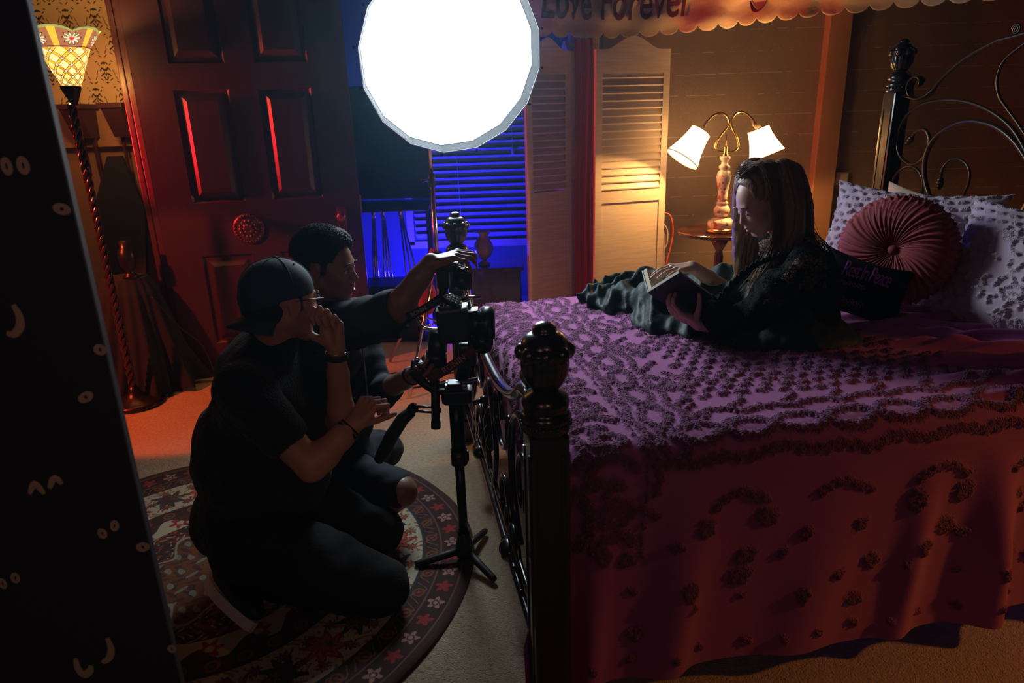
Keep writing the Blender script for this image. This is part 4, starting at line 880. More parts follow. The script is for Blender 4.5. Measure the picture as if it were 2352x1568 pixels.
# ------------------------------------------------------------------ torchiere with leaded glass shade, hall things
tf = empty('floor_lamp', (-2.215, 3.72, 0), 'twisted-pole floor lamp with glowing stained glass shade', 'lamp')
m = MB(); m.lathe([(0, 0), (.15, 0), (.155, .015), (.13, .03), (.05, .05), (.03, .09), (.02, .12)], (-2.215, 3.72, 0), n=32); m.build('base', 'bronze_iron', tf)
m = MB()
for k in range(3): m.tube([(-2.215+.012*math.cos(t*.42+k*2*PI/3), 3.72+.012*math.sin(t*.42+k*2*PI/3), .10+t*.0105) for t in range(150)], .0105, 8)
m.build('twisted_pole', mat('lacquer', (.06, .012, .01), .2, coat=.8), tf)
MB().lathe([(.014, 1.66), (.022, 1.68), (.03, 1.70), (.045, 1.735), (.048, 1.752), (.02, 1.755)], (-2.20, 3.72, 0), n=24).build('cup', 'bronze_iron', tf)
def glass_shade():
    NT, NH = 520, 150; th = np.linspace(0, 2*PI, NT, endpoint=False); hh = np.linspace(0, 1, NH); T_, H_ = np.meshgrid(th, hh, indexing='ij')
    base = .044+.105*H_**1.05+.035*np.clip(H_-.72, 0, 1)*2; lobe = .035*np.abs(np.cos(3*T_+.6))**.7*np.clip((H_-.75)/.25, 0, 1)
    Z = 1.752+.245*H_+lobe*.7-.012*np.clip(H_-.8, 0, 1); Rr = base+lobe*.5
    X = -2.195+Rr*np.cos(T_); Y = 3.72+Rr*np.sin(T_)
    a = T_/(2*PI)*8; s = H_**.8*4.3; d1 = (a+s) % 1; d2 = (a-s) % 1; l1 = np.minimum(d1, 1-d1); l2 = np.minimum(d2, 1-d2)
    wl = .055*(.085/Rr); lead = np.minimum(np.abs(l1-.13), np.abs(l2-.13)) < wl*.45
    bandc = (l1 < .13) | (l2 < .13); up = H_ > .70
    col = np.zeros(T_.shape+(3,)); col[:] = (1.0, .62, .16); col[(np.floor(a+s).astype(int) % 2 == 0)] = (1.0, .74, .30); col[bandc] = (.85, .42, .03); col[(l1 < .13) & (np.floor(H_*6) % 3 == 1)] = (.9, .25, .02)
    gem = (l1**2+l2**2) < .012; col[gem] = (1, .85, .75); col[gem & ((np.floor(a+s)+np.floor(a-s)).astype(int) % 3 == 0) & (H_ > .5)] = (.9, .03, .02)
    p = (T_*3/PI+.19) % 1; q = (H_-.72)/.28; flw = np.zeros(T_.shape, int)
    r_ = np.hypot((p-.5)*1.3, q-.45)
    upc = np.zeros_like(col); upc[:] = (.34, .12, .05); pet = np.abs(np.cos(5*np.arctan2(q-.45, (p-.5)*1.3)))*.36; upc[r_ < pet] = (.55, .60, .34); upc[(r_ < pet) & (p > .5) & (q < .4)] = (1.0, .8, .6); upc[r_ < .10] = (.9, .03, .02); upc[np.abs(q-.93) < .06] = (.28, .30, .08); upc[(np.abs(p-.5) > .40) & (q < .9)] = (.9, .42, .04); upc[(np.abs(r_-pet) < .03)] = (.05, .02, .01)
    col[up] = upc[up]; lead = lead & ~up | (np.abs(q) < .025) | (q > .985); col[lead] = (.02, .010, .004)
    i = np.arange(NT)[:, None]; j = np.arange(NH-1)[None]; F = np.stack([i*NH+j, ((i+1) % NT)*NH+j, ((i+1) % NT)*NH+j+1, i*NH+j+1], -1).reshape(-1, 4)
    m = bpy.data.materials.new('leaded_glass'); m.use_nodes = True; nt = m.node_tree; b = nt.nodes['Principled BSDF']; at_ = nt.nodes.new('ShaderNodeAttribute'); at_.attribute_name = 'glass'
    nt.links.new(at_.outputs['Color'], b.inputs['Base Color']); nt.links.new(at_.outputs['Color'], b.inputs['Emission Color']); b.inputs['Emission Strength'].default_value = 1.5; b.inputs['Roughness'].default_value = .2
    M['leaded_glass'] = m; o = np_mesh('glass_shade', np.stack([X, Y, Z], -1).reshape(-1, 3), F, 'leaded_glass', tf, attrs={'glass': col.reshape(-1, 3)}); return o
glass_shade(); MB().ball((-2.195, 3.72, 1.86), (.025, .025, .035), 16).build('bulb', 'bulb', tf); point('floor_lamp_light', (-2.195, 3.72, 1.96), 10.0, (1, .50, .14), .03)
point('floor_lamp_glow', (-2.30, 3.98, 1.80), 8, (1, .42, .10), .06)
for x in (-2.62, -2.37):
    m = MB(); m.hexa([(x-.05, 4.44, 1.49), (x+.05, 4.44, 1.49), (x+.05, 4.54, 1.49), (x-.05, 4.54, 1.49), (x-.06, 4.36, 1.66), (x+.06, 4.36, 1.66), (x+.06, 4.54, 1.66), (x-.06, 4.54, 1.66)]).box((x, 4.45, 1.675), (.15, .21, .03), bevel=.004).box((x+.035, 4.50, 1.34), (.022, .022, .34), bevel=.003).box((x-.035, 4.50, 1.38), (.014, .02, .24), bevel=.003)
    tag(m.build('wall_bracket', 'maroon_wood'), 'dark red wooden wall bracket below the wallpaper, '+('nearer the glass lamp' if x < -2.5 else 'nearer the door casing'), 'bracket', 'wall brackets')
m = MB(); m.prism([(0, 0), (.17, 0), (.30, 1.02), (.20, 1.36), (.11, 1.36), (-.02, 1.05)], (-2.60, 4.30, .03), (1, 0, 0), (-.02, .13, .99), Vector((0, .03, 0))); tag(m.build('coffin_board', 'black_cloth'), 'tall black coffin-shaped board leaning on the hall wall', 'board')
def cloth_heap():
    nu, nv = 220, 120; U, V_ = np.meshgrid(np.linspace(0, 2*PI, nu), np.linspace(0, 1, nv), indexing='ij')
    prof = np.interp(V_, [0, .12, .3, .75, 1], [.0, .13, .17, .26, .34]); z = np.interp(V_, [0, .12, .3, .75, 1], [.70, .69, .60, .22, .02])
    r = prof*(1+.16*np.sin(U*9+2*np.sin(U*2))*np.clip(V_-.15, 0, 1)+.07*np.sin(U*21+V_*5)*V_)
    P = np.stack([-2.30+r*np.cos(U), 4.02+.8*r*np.sin(U), z+.012*np.sin(U*9)*V_*0+.01], -1); o = np_mesh('draped_cloth', P.reshape(-1, 3), gridF(nu, nv), 'black_cloth'); tag(o, 'black cloth draped over a low stand beside the red door', 'cloth')
cloth_heap()
tag(MB().lathe([(0, .68), (.05, .68), (.035, .70), (.02, .72), (.045, .76), (.05, .80), (.045, .84), (.03, .86), (.03, .90), (0, .90)], (-2.24, 3.98, .02), n=20).build('candlestick', 'bronze_iron'), 'small dark turned candlestick on the black draped cloth', 'candlestick')
tag(MB().tube(catmull([(-2.10, 3.9, .60), (-2.0, 3.95, .40), (-1.9, 4.0, .25), (-1.86, 4.02, .02)], 8), .004, 6).build('thin_cable', 'black_rubber'), 'thin dark cable running down to the foot of the red door', 'cable')

# ------------------------------------------------------------------ blue nook
bl = empty('window_blind', (-.32, 5.9, 1.62), 'wide slatted window blind lit deep blue', 'blind')
m = MB(); z = .56
while z < 1.62: m.hexa([(-.80, 5.935, z), (.20, 5.935, z), (.20, 5.925, z+.006), (-.80, 5.925, z+.006), (-.80, 5.88, z+.040), (.20, 5.88, z+.040), (.20, 5.87, z+.046), (-.80, 5.87, z+.046)]); z += .058
M['blind'] = mat('blind', (.55, .52, .50), .5); m.build('slats', 'blind', bl); MB().box((-.30, 5.90, 1.66), (1.04, .06, .05), bevel=.004).build('head_rail', 'blind', bl)
MB().tube([(-.42, 5.86, 1.62), (-.40, 5.86, .70)], .002, 6).tube([(.05, 5.86, 1.62), (.055, 5.86, 1.30)], .002, 6).lathe([(0, 1.24), (.012, 1.25), (.014, 1.28), (.006, 1.31), (0, 1.312)], (.055, 5.86, 0), n=12).build('pull_cord', 'ivory', bl)
m = MB(); m.box((-1.02, 5.02, .955), (.95, .5, .03), bevel=.004)
for x in (-1.45, -.60): m.box((x, 5.2, .47), (.04, .04, .94))
tag(m.build('desk', 'black_plastic'), 'dark narrow desk in the blue corner behind the men', 'desk')
tag(MB().box((-1.02, 5.24, 1.38), (.92, .03, .80), bevel=.004).build('blackout_panel', 'black_plastic'), 'large black panel on the desk, placed to keep blue light off the wall', 'blackout panel')  # dark panel placed so blue light stays off the wall behind
for k, (x, lean, lb) in enumerate(((-.96, -.05, 'slim metal tripod leg bundle glinting blue under the desk'), (-.90, .0, 'bright folded tripod standing under the desk'), (-.80, .12, 'dim leaning tripod pole nearest the light stand'))):
    m = MB()
    for q in (-1, 0, 1): m.tube([(x+lean*.2+q*.006, 4.98, .92), (x+lean+q*.022*(k+1), 4.94+.02*q, .02)], .007, 8)
    m.tube([(x+lean*.2, 4.98, .88), (x+lean*.2, 4.98, .945)], .018, 10); tag(m.build('folded_tripod', 'chrome'), lb, 'tripod', 'tripods under the desk')
tr_ = MB(); tr_.box((-.86, 4.90, .20), (.46, .30, .40), bevel=.012).box((-.86, 4.90, .405), (.48, .32, .03), bevel=.008); tag(tr_.build('storage_trunk', 'black_plastic'), 'low black trunk on the carpet in front of the blue desk', 'trunk')
m = MB(); m.box((-.10, 4.95, .25), (.36, .32, .50), bevel=.01).box((-.10, 4.95, .51), (.40, .36, .025), bevel=.006); tag(m.build('side_cabinet', 'dark_wood'), 'small dark cabinet below the blue window', 'cabinet')
m = MB(); m.lathe([(0, .525), (.04, .525), (.045, .535), (.02, .55), (.02, .56), (.05, .59), (.068, .63), (.066, .67), (.045, .71), (.032, .73), (.05, .755), (.058, .765), (.05, .765), (.026, .735)], (-.185, 4.90, 0), n=32, flute=lambda h, a: 1+.03*math.cos(6*a)); tag(m.build('vase', mat('amber_glaze', (.35, .22, .12), .25, coat=.5)), 'round-bellied amber vase with flared mouth on the dark cabinet', 'vase')
for s, yy in ((0, 0),):
    cbl = MB()
    for k in range(3): cbl.tube(catmull([(-1.3, 3.9-.13*k, .006), (-1.0, 3.95-.1*k, .006), (-.85, 4.05-.12*k, .006), (-.6, 4.15-.16*k, .006), (-.3, 4.2-.1*k, .006)], 8), .005, 6)
    tag(cbl.build('floor_cables', 'black_rubber'), 'thin black cables trailing over the carpet behind the men', 'cable')

# ------------------------------------------------------------------ panel with printed glowing eyes, at the left edge
fp = empty('folding_panel', (-1.0, 1.1, 0), 'dark fabric-covered panel printed with pale eyes at the left edge', 'panel')
pp = MB(); pp.box((-1.035, 1.098, 1.2), (.70, .010, 2.4)); MB().box((-.6835, 1.0985, 1.2), (.003, .011, 2.4)).build('edge_strip', 'panel_edge', fp)
ey = pp
def eyering(px, py, w, h, ang=0):
    c = at(px, py, 1.0925); n = 24; V = []; ca, sa = math.cos(ang), math.sin(ang)
    for rr in (1, .38):
        for k in range(n): a = 2*PI*k/n; x, z = w*rr*math.cos(a)*(1 if rr == 1 else .55), h*rr*math.sin(a); V.append((c.x+x*ca-z*sa, 1.0925, c.z+x*sa+z*ca))
    ey.add(V, [(k, (k+1) % n, n+(k+1) % n, n+k) for k in range(n)], 1, False)
def eyecurve(pts, w0):
    P = catmull([Vector((at(x, y, 1.083).x, 1.0925, at(x, y, 1.0925).z)) for x, y in pts], 6); N = len(P); ey.tube(P, [w0*(.35+.65*math.sin(PI*(.08+.84*i/(N-1)))) for i in range(N)], 8, mi=1, flat=.15)
for e in ((15, 382, .009, .014), (53, 380, .010, .014), (142, 480, .014, .009, -.2), (230, 803, .011, .010), (197, 912, .015, .009, .5), (235, 1225, .009, .011), (263, 1207, .008, .012, -.3), (328, 1256, .013, .010, .3), (35, 1327, .009, .012, -.2), (6, 1340, .008, .012), (395, 1490, .009, .010, -.2)): eyering(*e)
for pts, w0 in (([(20, 700), (34, 725), (36, 750), (22, 768), (5, 765)], .008), ([(58, 1135), (68, 1112), (80, 1120), (92, 1135)], .007), ([(104, 1122), (112, 1102), (122, 1100), (132, 1112)], .007), ([(165, 1512), (170, 1535), (185, 1550), (198, 1540), (200, 1528)], .009), ([(238, 1465), (247, 1490), (242, 1512), (226, 1522)], .008)): eyecurve(pts, w0)
pp.build('fabric_face', ['night_fabric', 'glow_print'], fp)

# ------------------------------------------------------------------ round rug
def rug():
    C0 = (-1.10, 2.10); R0 = .93; nr, nt_ = 300, 1500
    rr = np.linspace(.002, 1, nr); th = np.linspace(0, 2*PI, nt_, endpoint=False); T_, Rr = np.meshgrid(th, rr, indexing='ij')
    col = np.zeros(T_.shape+(3,)); fl = np.array([.055, .014, .014]); cream = np.array([.48, .43, .30]); red = np.array([.30, .03, .03]); navy = np.array([.03, .045, .05]); brown = np.array([.045, .018, .014]); orange = np.array([.35, .11, .03]); pink = np.array([.45, .22, .18])
    nz = lambda a, b: np.sin(T_*a+3*np.sin(Rr*b))*np.sin(Rr*b*1.3+2*np.sin(T_*a*.6))
    def put(m, c): col[m] = c
    put(Rr > 0, brown); put(Rr > .955, brown*1.3)
    def cells(r0, r1, n, ph=0):
        a = (T_/(2*PI)*n+ph) % 1-.5; b = (Rr-r0)/(r1-r0)-.5; ida = np.floor(T_/(2*PI)*n+ph).astype(int); asp = (2*PI*(r0+r1)/2/n)/(r1-r0); return a*asp, b, ida, (Rr > r0) & (Rr < r1)
    # outer row of little flowers
    a, b, i_, m = cells(.872, .955, 62); d = np.hypot(a, b); an = np.arctan2(b, a); pet = .30+.10*np.cos(5*an)
    put(m & (d < pet) & (i_ % 2 == 0), red); put(m & (d < pet) & (i_ % 2 == 1), pink*.9); put(m & (d < .17) & (i_ % 2 == 1), navy); put(m & (d < .10) & (i_ % 2 == 1), pink)
    put((np.abs(Rr-.868) < .004) | (np.abs(Rr-.957) < .003), pink*.35)
    # inner guard band with scrolls
    a, b, i_, m = cells(.80, .865, 46); put(m, brown*1.1); d = np.hypot(a, b); put(m & (np.abs(d-.30) < .07), orange*.55); put(m & (d < .12), red*.8); put(m & (np.abs(b-.33*np.sin(a*5)) < .05), pink*.4)
    # cream field
    m0 = (Rr > .575) & (Rr < .798); put(m0, cream); put(m0 & (nz(90, 70) > .55), orange*.9); 
    for (r0, r1, n, ph, c1, c2, s) in ((.60, .78, 14, 0, red, orange, .36), (.60, .78, 14, .5, navy, brown*2, .34), (.59, .66, 42, .2, navy, red, .30), (.72, .79, 42, .5, brown*1.5, orange, .28), (.655, .725, 42, .8, orange, navy, .26)):
        a, b, i_, m = cells(r0, r1, n, ph); d = np.hypot(a, b); an = np.arctan2(b, a); pet = s*(1+.28*np.cos(8*an)+.10*np.cos(16*an+1)); put(m & (d < pet), c1); put(m & (np.abs(d-pet*.62) < .04), c2*1.2); put(m & (d < pet*.3), c2)
    put((np.abs(Rr-.80) < .004) | (np.abs(Rr-.573) < .004), navy)
    a, b, i_, m = cells(.50, .572, 34); put(m, brown*1.3); d = np.hypot(a, b); put(m & (np.abs(d-.28) < .07), orange*.6); put(m & (d < .12), navy*2)
    m0 = (Rr > .40) & (Rr < .50); put(m0, cream); a, b, i_, m = cells(.40, .50, 18); d = np.hypot(a, b); an = np.arctan2(b, a); put(m & (d < .36+.12*np.cos(6*an)), red); put(m & (d < .15), cream); put(m & (b-.30*np.sin(a*4) > .25), brown*1.5)
    m0 = Rr < .40; put(m0, brown*1.1); put(m0 & (nz(24, 46) > .45), red*.7); put(m0 & (nz(31, 60) < -.6), orange*.5); put(m0 & (nz(40, 80) > .8), cream*.8)
    X0, Y0 = Rr*np.cos(T_), Rr*np.sin(T_); star = .26+.05*np.cos(8*T_)
    m1 = Rr < star; put(m1, orange*.45); put(m1 & (np.sin(X0*90+3*np.sin(Y0*50))*np.sin(Y0*80) > .2), brown*1.6); put(m1 & (np.sin(X0*60)*np.sin(Y0*70+2*np.sin(X0*40)) < -.55), cream*.45); put((np.abs(Rr-star) < .008), cream*.6)
    edge = R0*(1+.006*np.sin(T_*5)+.008*np.sin(T_*3+1)); rad = Rr*edge; wav = .010*np.clip((Rr-.9)/.1, 0, 1)*(np.sin(T_*9)*.5+.5)
    X, Y = C0[0]+rad*np.cos(T_), C0[1]+rad*np.sin(T_); Z = .010+wav-.009*np.clip((Rr-.985)/.015, 0, 1); Z[:, -1] = .001
    i = np.arange(nt_)[:, None]; j = np.arange(nr-1)[None]; F = np.stack([i*nr+j, i*nr+j+1, ((i+1) % nt_)*nr+j+1, ((i+1) % nt_)*nr+j], -1).reshape(-1, 4)
    M['rug'] = mat('rug', (.1, .05, .05), .95, attr='dye', bump=[(260, .6, .003)])
    o = np_mesh('round_rug', np.stack([X, Y, Z], -1).reshape(-1, 3), F[:, ::-1], 'rug', attrs={'dye': col.reshape(-1, 3)}); tag(o, 'round oriental rug with cream, red and maroon floral rings under the men', 'rug')
rug()
# ------------------------------------------------------------------ people
class Head:
    def __init__(s, C, f, u, sc=1.0):
        s.C = Vector(C); s.f = Vector(f).normalized(); u = Vector(u); s.u = (u-s.f*u.dot(s.f)).normalized(); s.s = s.u.cross(s.f); s.k = sc
        s.rot = Matrix((s.f, s.s, s.u)).transposed()
    def T(s, x, y, z): return s.C+(s.f*x+s.s*y+s.u*z)*s.k
    def e(s, F, c, r, k=.012, op='add'): F.ell(s.T(*c), [q*s.k for q in r], s.rot, k*s.k, op)
    def c(s, F, a, b, ra, rb=None, k=.010, op='add'): F.cap(s.T(*a), s.T(*b), ra*s.k, (ra if rb is None else rb)*s.k, k*s.k, op)
    def build(s, F, female=False, mouth=0.0):
        e, c = s.e, s.c
        e(F, (-.012, 0, .030), (.098, .076, .086), .01); e(F, (.036, 0, -.022), (.056, .058, .080), .03)
        c(F, (-.012, .054, -.045), (.062, .016, -.096), .020, .017, .02); c(F, (-.012, -.054, -.045), (.062, -.016, -.096), .020, .017, .02)
        c(F, (.064, -.013, -.098), (.064, .013, -.098), .018 if not female else .0145, None, .014)
        c(F, (.080, -.030, .018), (.080, .030, .018), .012 if not female else .0085, None, .012)
        e(F, (.060, .036, -.028), (.026, .020, .020), .016); e(F, (.060, -.036, -.028), (.026, .020, .020), .016)
        for y in (-.031, .031): s.e(F, (.094, y, .000), (.016, .016, .010), .010, 'sub'); e(F, (.0745, y, -.001), (.0145, .0145, .0120), .005)
        c(F, (.084, 0, .008), (.103 if female else .104, 0, -.030), .0075, .0105 if female else .0125, .008)
        for y in (-1, 1): e(F, (.094, y*(.0105 if female else .015), -.037), (.011, .0075 if female else .010, .008), .006)
        e(F, (.078, 0, -.060), (.020, .026, .022), .014)
        e(F, (.100, 0, -.059), (.005, .003, .012), .004, 'sub')
        c(F, (.090, -.018, -.062), (.0955, 0, -.0585), .0042, .0062, .005); c(F, (.090, .018, -.062), (.0955, 0, -.0585), .0042, .0062, .005)
        zl = -.072-mouth; c(F, (.087, -.015, zl+.002), (.092, 0, zl), .0045, .0072, .005); c(F, (.087, .015, zl+.002), (.092, 0, zl), .0045, .0072, .005)
        s.c(F, (.098, -.016, -.0655-mouth*.5), (.098, .016, -.0655-mouth*.5), .0022+mouth*.35, None, .003, 'sub')
        for y in (-1, 1):
            e(F, (-.008, y*.077, -.004), (.021, .008, .031), .005); s.e(F, (-.002, y*.086, .001), (.011, .007, .018), .004, 'sub'); e(F, (-.010, y*.074, -.030), (.011, .008, .012), .006)
    def lips(s, parent, mouth=0):
        m = MB(); zl = -.072-mouth
        for z0, r in ((-.0590, .0052), (zl, .0062)):
            pts = catmull([s.T(.0885, -.019, -.064-mouth*.4), s.T(.0952, -.008, z0+.0015), s.T(.0975, 0, z0), s.T(.0952, .008, z0+.0015), s.T(.0885, .019, -.064-mouth*.4)], 6); N = len(pts)
            m.tube(pts, [r*s.k*(.25+.75*math.sin(PI*i/(N-1))) for i in range(N)], 10)
        return m.build('lips', 'lips', parent)
    def eyes(s, parent, lid=.35, brow='hair_black'):
        for y in (-.031, .031):
            o = MB().ball(s.T(.0765, y, -.001), .0128*s.k, 20).build('eye', 'eye_white', parent); MB().ball(s.T(.0835, y, -.001-.004*lid), (.0062*s.k,)*3, 14, mtx=s.rot).build('iris', 'eye_dark', o)
            sg = 1 if y > 0 else -1; P = catmull([s.T(.092, y-sg*.017, .020), s.T(.0955, y, .026), s.T(.086, y+sg*.021, .020)], 6); N = len(P)
            MB().tube(P, [.0032*s.k*(.5+.6*math.sin(PI*(.1+.8*i/(N-1)))) for i in range(N)], 8).build('eyebrow', brow, parent)
            P = catmull([s.T(.084, y-sg*.015, .000), s.T(.0895, y-sg*.003, .006-.011*lid), s.T(.082, y+sg*.0155, .001)], 6); MB().tube(P, .0014*s.k, 6).build('eyelash', 'eye_dark', parent)
def hand(F, W, d, pn, th=1, curls=None, sc=1.0, thumb=(.5, .5, .3), spread=.06, nails=None):
    """palm with four fingers bending from direction d towards the palm side pn, and a thumb leaving the side of the palm"""
    W = Vector(W); d = Vector(d).normalized(); pn = Vector(pn); pn = (pn-d*pn.dot(d)).normalized(); l = d.cross(pn)*th   # towards the thumb
    curls = curls or [(.3, .4, .3)]*4; off = (.031, .0105, -.0105, -.030); bl = (.086, .090, .086, .078)
    for k in range(4): F.cap(W+l*off[k]*.55*sc+d*.004*sc, W+d*(bl[k]-.004)*sc+l*off[k]*sc, .0125*sc, .0105*sc, .010)
    F.cap(W+d*.02*sc+l*.012*sc+pn*.006*sc, W+d*.055*sc+l*.022*sc+pn*.008*sc, .015*sc, .013*sc, .01); F.cap(W+d*.02*sc-l*.016*sc+pn*.005*sc, W+d*.06*sc-l*.024*sc+pn*.005*sc, .014*sc, .011*sc, .01)
    L = ((.043, .026, .021), (.048, .030, .023), (.044, .028, .022), (.035, .021, .019)); tips = []
    for k in range(4):
        p = W+d*bl[k]*sc+l*off[k]*sc; a = 0; base = (d+l*(spread*(1.5-k))).normalized(); r = (.0092, .0093, .0088, .0078)[k]
        F.ell(p-pn*.003*sc, [r*1.12*sc]*3, None, .004)
        for j in range(3):
            a += curls[k][j]; v = base*math.cos(a)+pn*math.sin(a); q = p+v*L[k][j]*sc; F.cap(p, q, r*(1-.07*j)*sc, r*(1-.07*(j+1))*sc, .0022); p = q
        tips.append((p, v))
    p = W+d*.022*sc+l*.022*sc+pn*.006*sc; v = (d*thumb[0]+l*thumb[1]+pn*thumb[2]).normalized(); q = p+v*.044*sc; F.cap(p, q, .0145*sc, .0115*sc, .008)
    v2 = (v+d*.25+pn*.12).normalized(); q2 = q+v2*.033*sc; F.cap(q, q2, .0108*sc, .0098*sc, .003); v3 = (v2+d*.2+pn*.15).normalized(); q3 = q2+v3*.024*sc; F.cap(q2, q3, .0098*sc, .0080*sc, .002); tips.append((q3, v3))
    return tips
def arm(F, S, E, Wr, r=(.052, .043, .036, .040, .026), k=.015):
    S, E, Wr = Vector(S), Vector(E), Vector(Wr); F.chain([S, S.lerp(E, .5), E], [r[0], r[1]*1.05, r[2]], k); F.chain([E, E.lerp(Wr, .28), E.lerp(Wr, .7), Wr], [r[2], r[3], r[3]*.8, r[4]], k)
    return (Wr-E).normalized()
def wrinkle(a, scl=1.0, seed=0):
    def f(x, y, z):
        q = 3*np.sin(x*9*scl+seed)+2*np.sin(z*11*scl+seed*2)
        return (a*(np.sin(x*34*scl+z*22*scl+q)*np.sin(y*30*scl-z*27*scl+q*.7)+.5*np.sin(x*61*scl-y*53*scl+2*q+seed)*np.sin(z*58*scl+q))).astype(np.float32)
    return f
def fuzz(o_mb, pts, nrm, L, r, rnd): pass

# ---- person with the backward cap, kneeling on the rug
def person_cap():
    y0 = 2.0
    C = at(648, 694, 1.99); h = Head(C, (.66, .74, -.10), (.02, .10, 1), 1.06)
    lo, hi = (-1.22, 1.60, -.01), (-.28, 2.42, 1.22); F = Field(lo, hi, .0042)
    h.build(F)
    neckb = Vector((-.735, 1.99, .885)); F.cap(h.T(-.03, 0, -.04), neckb, .054, .058, .03)
    # torso inside the shirt
    F.ell((-.80, 2.0, .74), (.105, .17, .16), None, .03); F.ell((-.87, 2.0, .46), (.12, .15, .20), None, .04)
    Sr, Er, Wr = Vector((-.775, 1.815, .815)), at(716, 1072, 1.78), at(812, 975, 1.86)
    d = arm(F, Sr, Er, Wr, (.056, .052, .042, .045, .029)); F.ell(Sr, (.06, .06, .06), None, .03)
    hd = (at(848, 925, 1.88)-Wr).normalized()
    hand(F, Wr, hd, (.55, .75, -.35), -1, [(1.1, 1.3, .8), (1.15, 1.35, .8), (1.2, 1.35, .8), (1.25, 1.3, .8)], .98, (.7, .35, .7))
    Sl, El, Wl = Vector((-.70, 2.17, .82)), at(785, 985, 2.06), at(772, 802, 2.00)
    arm(F, Sl, El, Wl, (.055, .050, .040, .042, .027)); F.ell(Sl, (.06, .06, .06), None, .03)
    hand(F, Wl, (at(756, 722, 2.00)-Wl), (-.35, -.93, .1), -1, [(.42, 1.75, 1.1), (.50, 1.8, 1.1), (.55, 1.8, 1.1), (.62, 1.8, 1.0)], 1.06, (.55, .85, .25), .03)
    # legs inside the trousers
    for hp, kn, an in (((-.86, 1.90, .27), (-.44, 1.865, .085), (-.86, 1.885, .12)), ((-.86, 2.10, .27), (-.52, 2.20, .085), (-.90, 2.14, .10))):
        F.chain([hp, kn], [.08, .06], .02); F.chain([kn, an], [.055, .04], .02)
    body = F.mesh('person', ['skin_tan']); tag(body, 'person in backward black cap and fuzzy black tee kneeling on the rug', 'person')
    h.eyes(body, .3)
    # t-shirt
    G = Field((-1.22, 1.60, .15), (-.40, 2.42, 1.0), .0055)
    G.ell((-.795, 2.0, .76), (.125, .19, .17), None, .03); G.ell((-.875, 2.0, .50), (.160, .185, .24), None, .05); G.ell((-.915, 2.0, .30), (.165, .19, .14), None, .04); G.ell((-.70, 2.0, .52), (.10, .14, .20), None, .05)
    G.cap(neckb+Vector((-.01, 0, -.03)), neckb+Vector((.012, 0, .022)), .078, .070, .03)
    for S_, E_, t in ((Sr, Er, .56), (Sl, El, .62)):
        p = S_.lerp(E_, t); G.cap(S_, p, .082, .074, .03); ax = (E_-S_).normalized(); q = S_.lerp(E_, t+.03); G.plane(q, ax, .004, q-Vector((.12, .11, .10)), q+Vector((.12, .11, .12))) if False else None
    G.fold(wrinkle(.0045, 1, 2))
    for S_, E_, t in ((Sr, Er, .58), (Sl, El, .64)):
        ax = (E_-S_).normalized(); q = S_.lerp(E_, t); r = .095; G.cap(q+ax*.06, q+ax*.16, r*.62, r*.62, .004, 'sub')
    G.cap(neckb+Vector((.03, .01, .075)), h.T(0, 0, 0), .052, .055, .006, 'sub')
    rn = np.random.default_rng(3); sh = G.mesh('tshirt', 'black_fleece', body, 1)
    # fuzzy pile of the shirt
    me = sh.data; nv = len(me.vertices); co = np.empty(nv*3); me.vertices.foreach_get('co', co); co = co.reshape(-1, 3); no = np.empty(nv*3); me.vertices.foreach_get('normal', no); no = no.reshape(-1, 3)
    pick = rn.choice(nv, 26000); L = .011*(.5+rn.random(26000)); b = co[pick]; dirn = no[pick]+rn.normal(0, .55, (26000, 3))+np.array([0, 0, -.35]); dirn /= np.linalg.norm(dirn, axis=1)[:, None]
    sd = np.cross(dirn, rn.normal(0, 1, (26000, 3))); sd /= np.linalg.norm(sd, axis=1)[:, None]; sd *= .0009; tip = b+dirn*L[:, None]
    V = np.stack([b-sd, b+sd, tip], 1).reshape(-1, 3); n3 = np.arange(26000)*3; np_mesh('pile', V, np.stack([n3, n3+1, n3+2], 1), 'black_fleece', sh)
    # trousers
    K = Field((-1.25, 1.60, -.005), (-.25, 2.50, .52), .0065)
    K.ell((-.90, 2.02, .30), (.165, .19, .14), None, .04)
    for hp, kn, an in (((-.86, 1.88, .27), (-.455, 1.865, .095), (-.85, 1.885, .13)), ((-.86, 2.12, .27), (-.52, 2.20, .095), (-.94, 2.16, .11))):
        hp, kn, an = Vector(hp), Vector(kn), Vector(an); K.chain([hp, hp.lerp(kn, .5), kn], [.125, .120, .088], .04); K.chain([kn, kn.lerp(an, .5), an], [.085, .078, .062], .03)
    K.fold(wrinkle(.006, .8, 5)); K.plane((0, 0, .012), (0, 0, -1)); K.mesh('trousers', 'black_cloth', body, 2)
    # cap, worn backwards
    Q = Field((-.92, 1.80, .84), (-.44, 2.22, 1.24), .0035)
    h.e(Q, (-.014, 0, .038), (.106, .086, .089), .004); Q.plane(h.T(.0, 0, .018), (h.u*-1+h.f*.10)*1, .006, (-.95, 1.7, .8), (-.4, 2.3, 1.3))
    h.e(Q, (-.064, 0, .014), (.058, .070, .050), .012); Q.plane(h.T(-.06, 0, -.022), h.u*-1-h.f*.2, .006)
    cap = Q.mesh('cap', 'cap_cloth', body, 2)
    m = MB(); br = []
    for i in range(13):
        a = -1+2*i/12; w_ = .074*a; lead = .068*math.sqrt(max(0, 1-a*a*.9)); 
        for j in range(4): t = j/3; br.append(h.T(-.098*math.sqrt(max(.15, 1-(a*.8)**2))-lead*t, w_*(1+.06*t), -.018-.030*t-.012*abs(a)**2*t-.014*abs(a)**2))
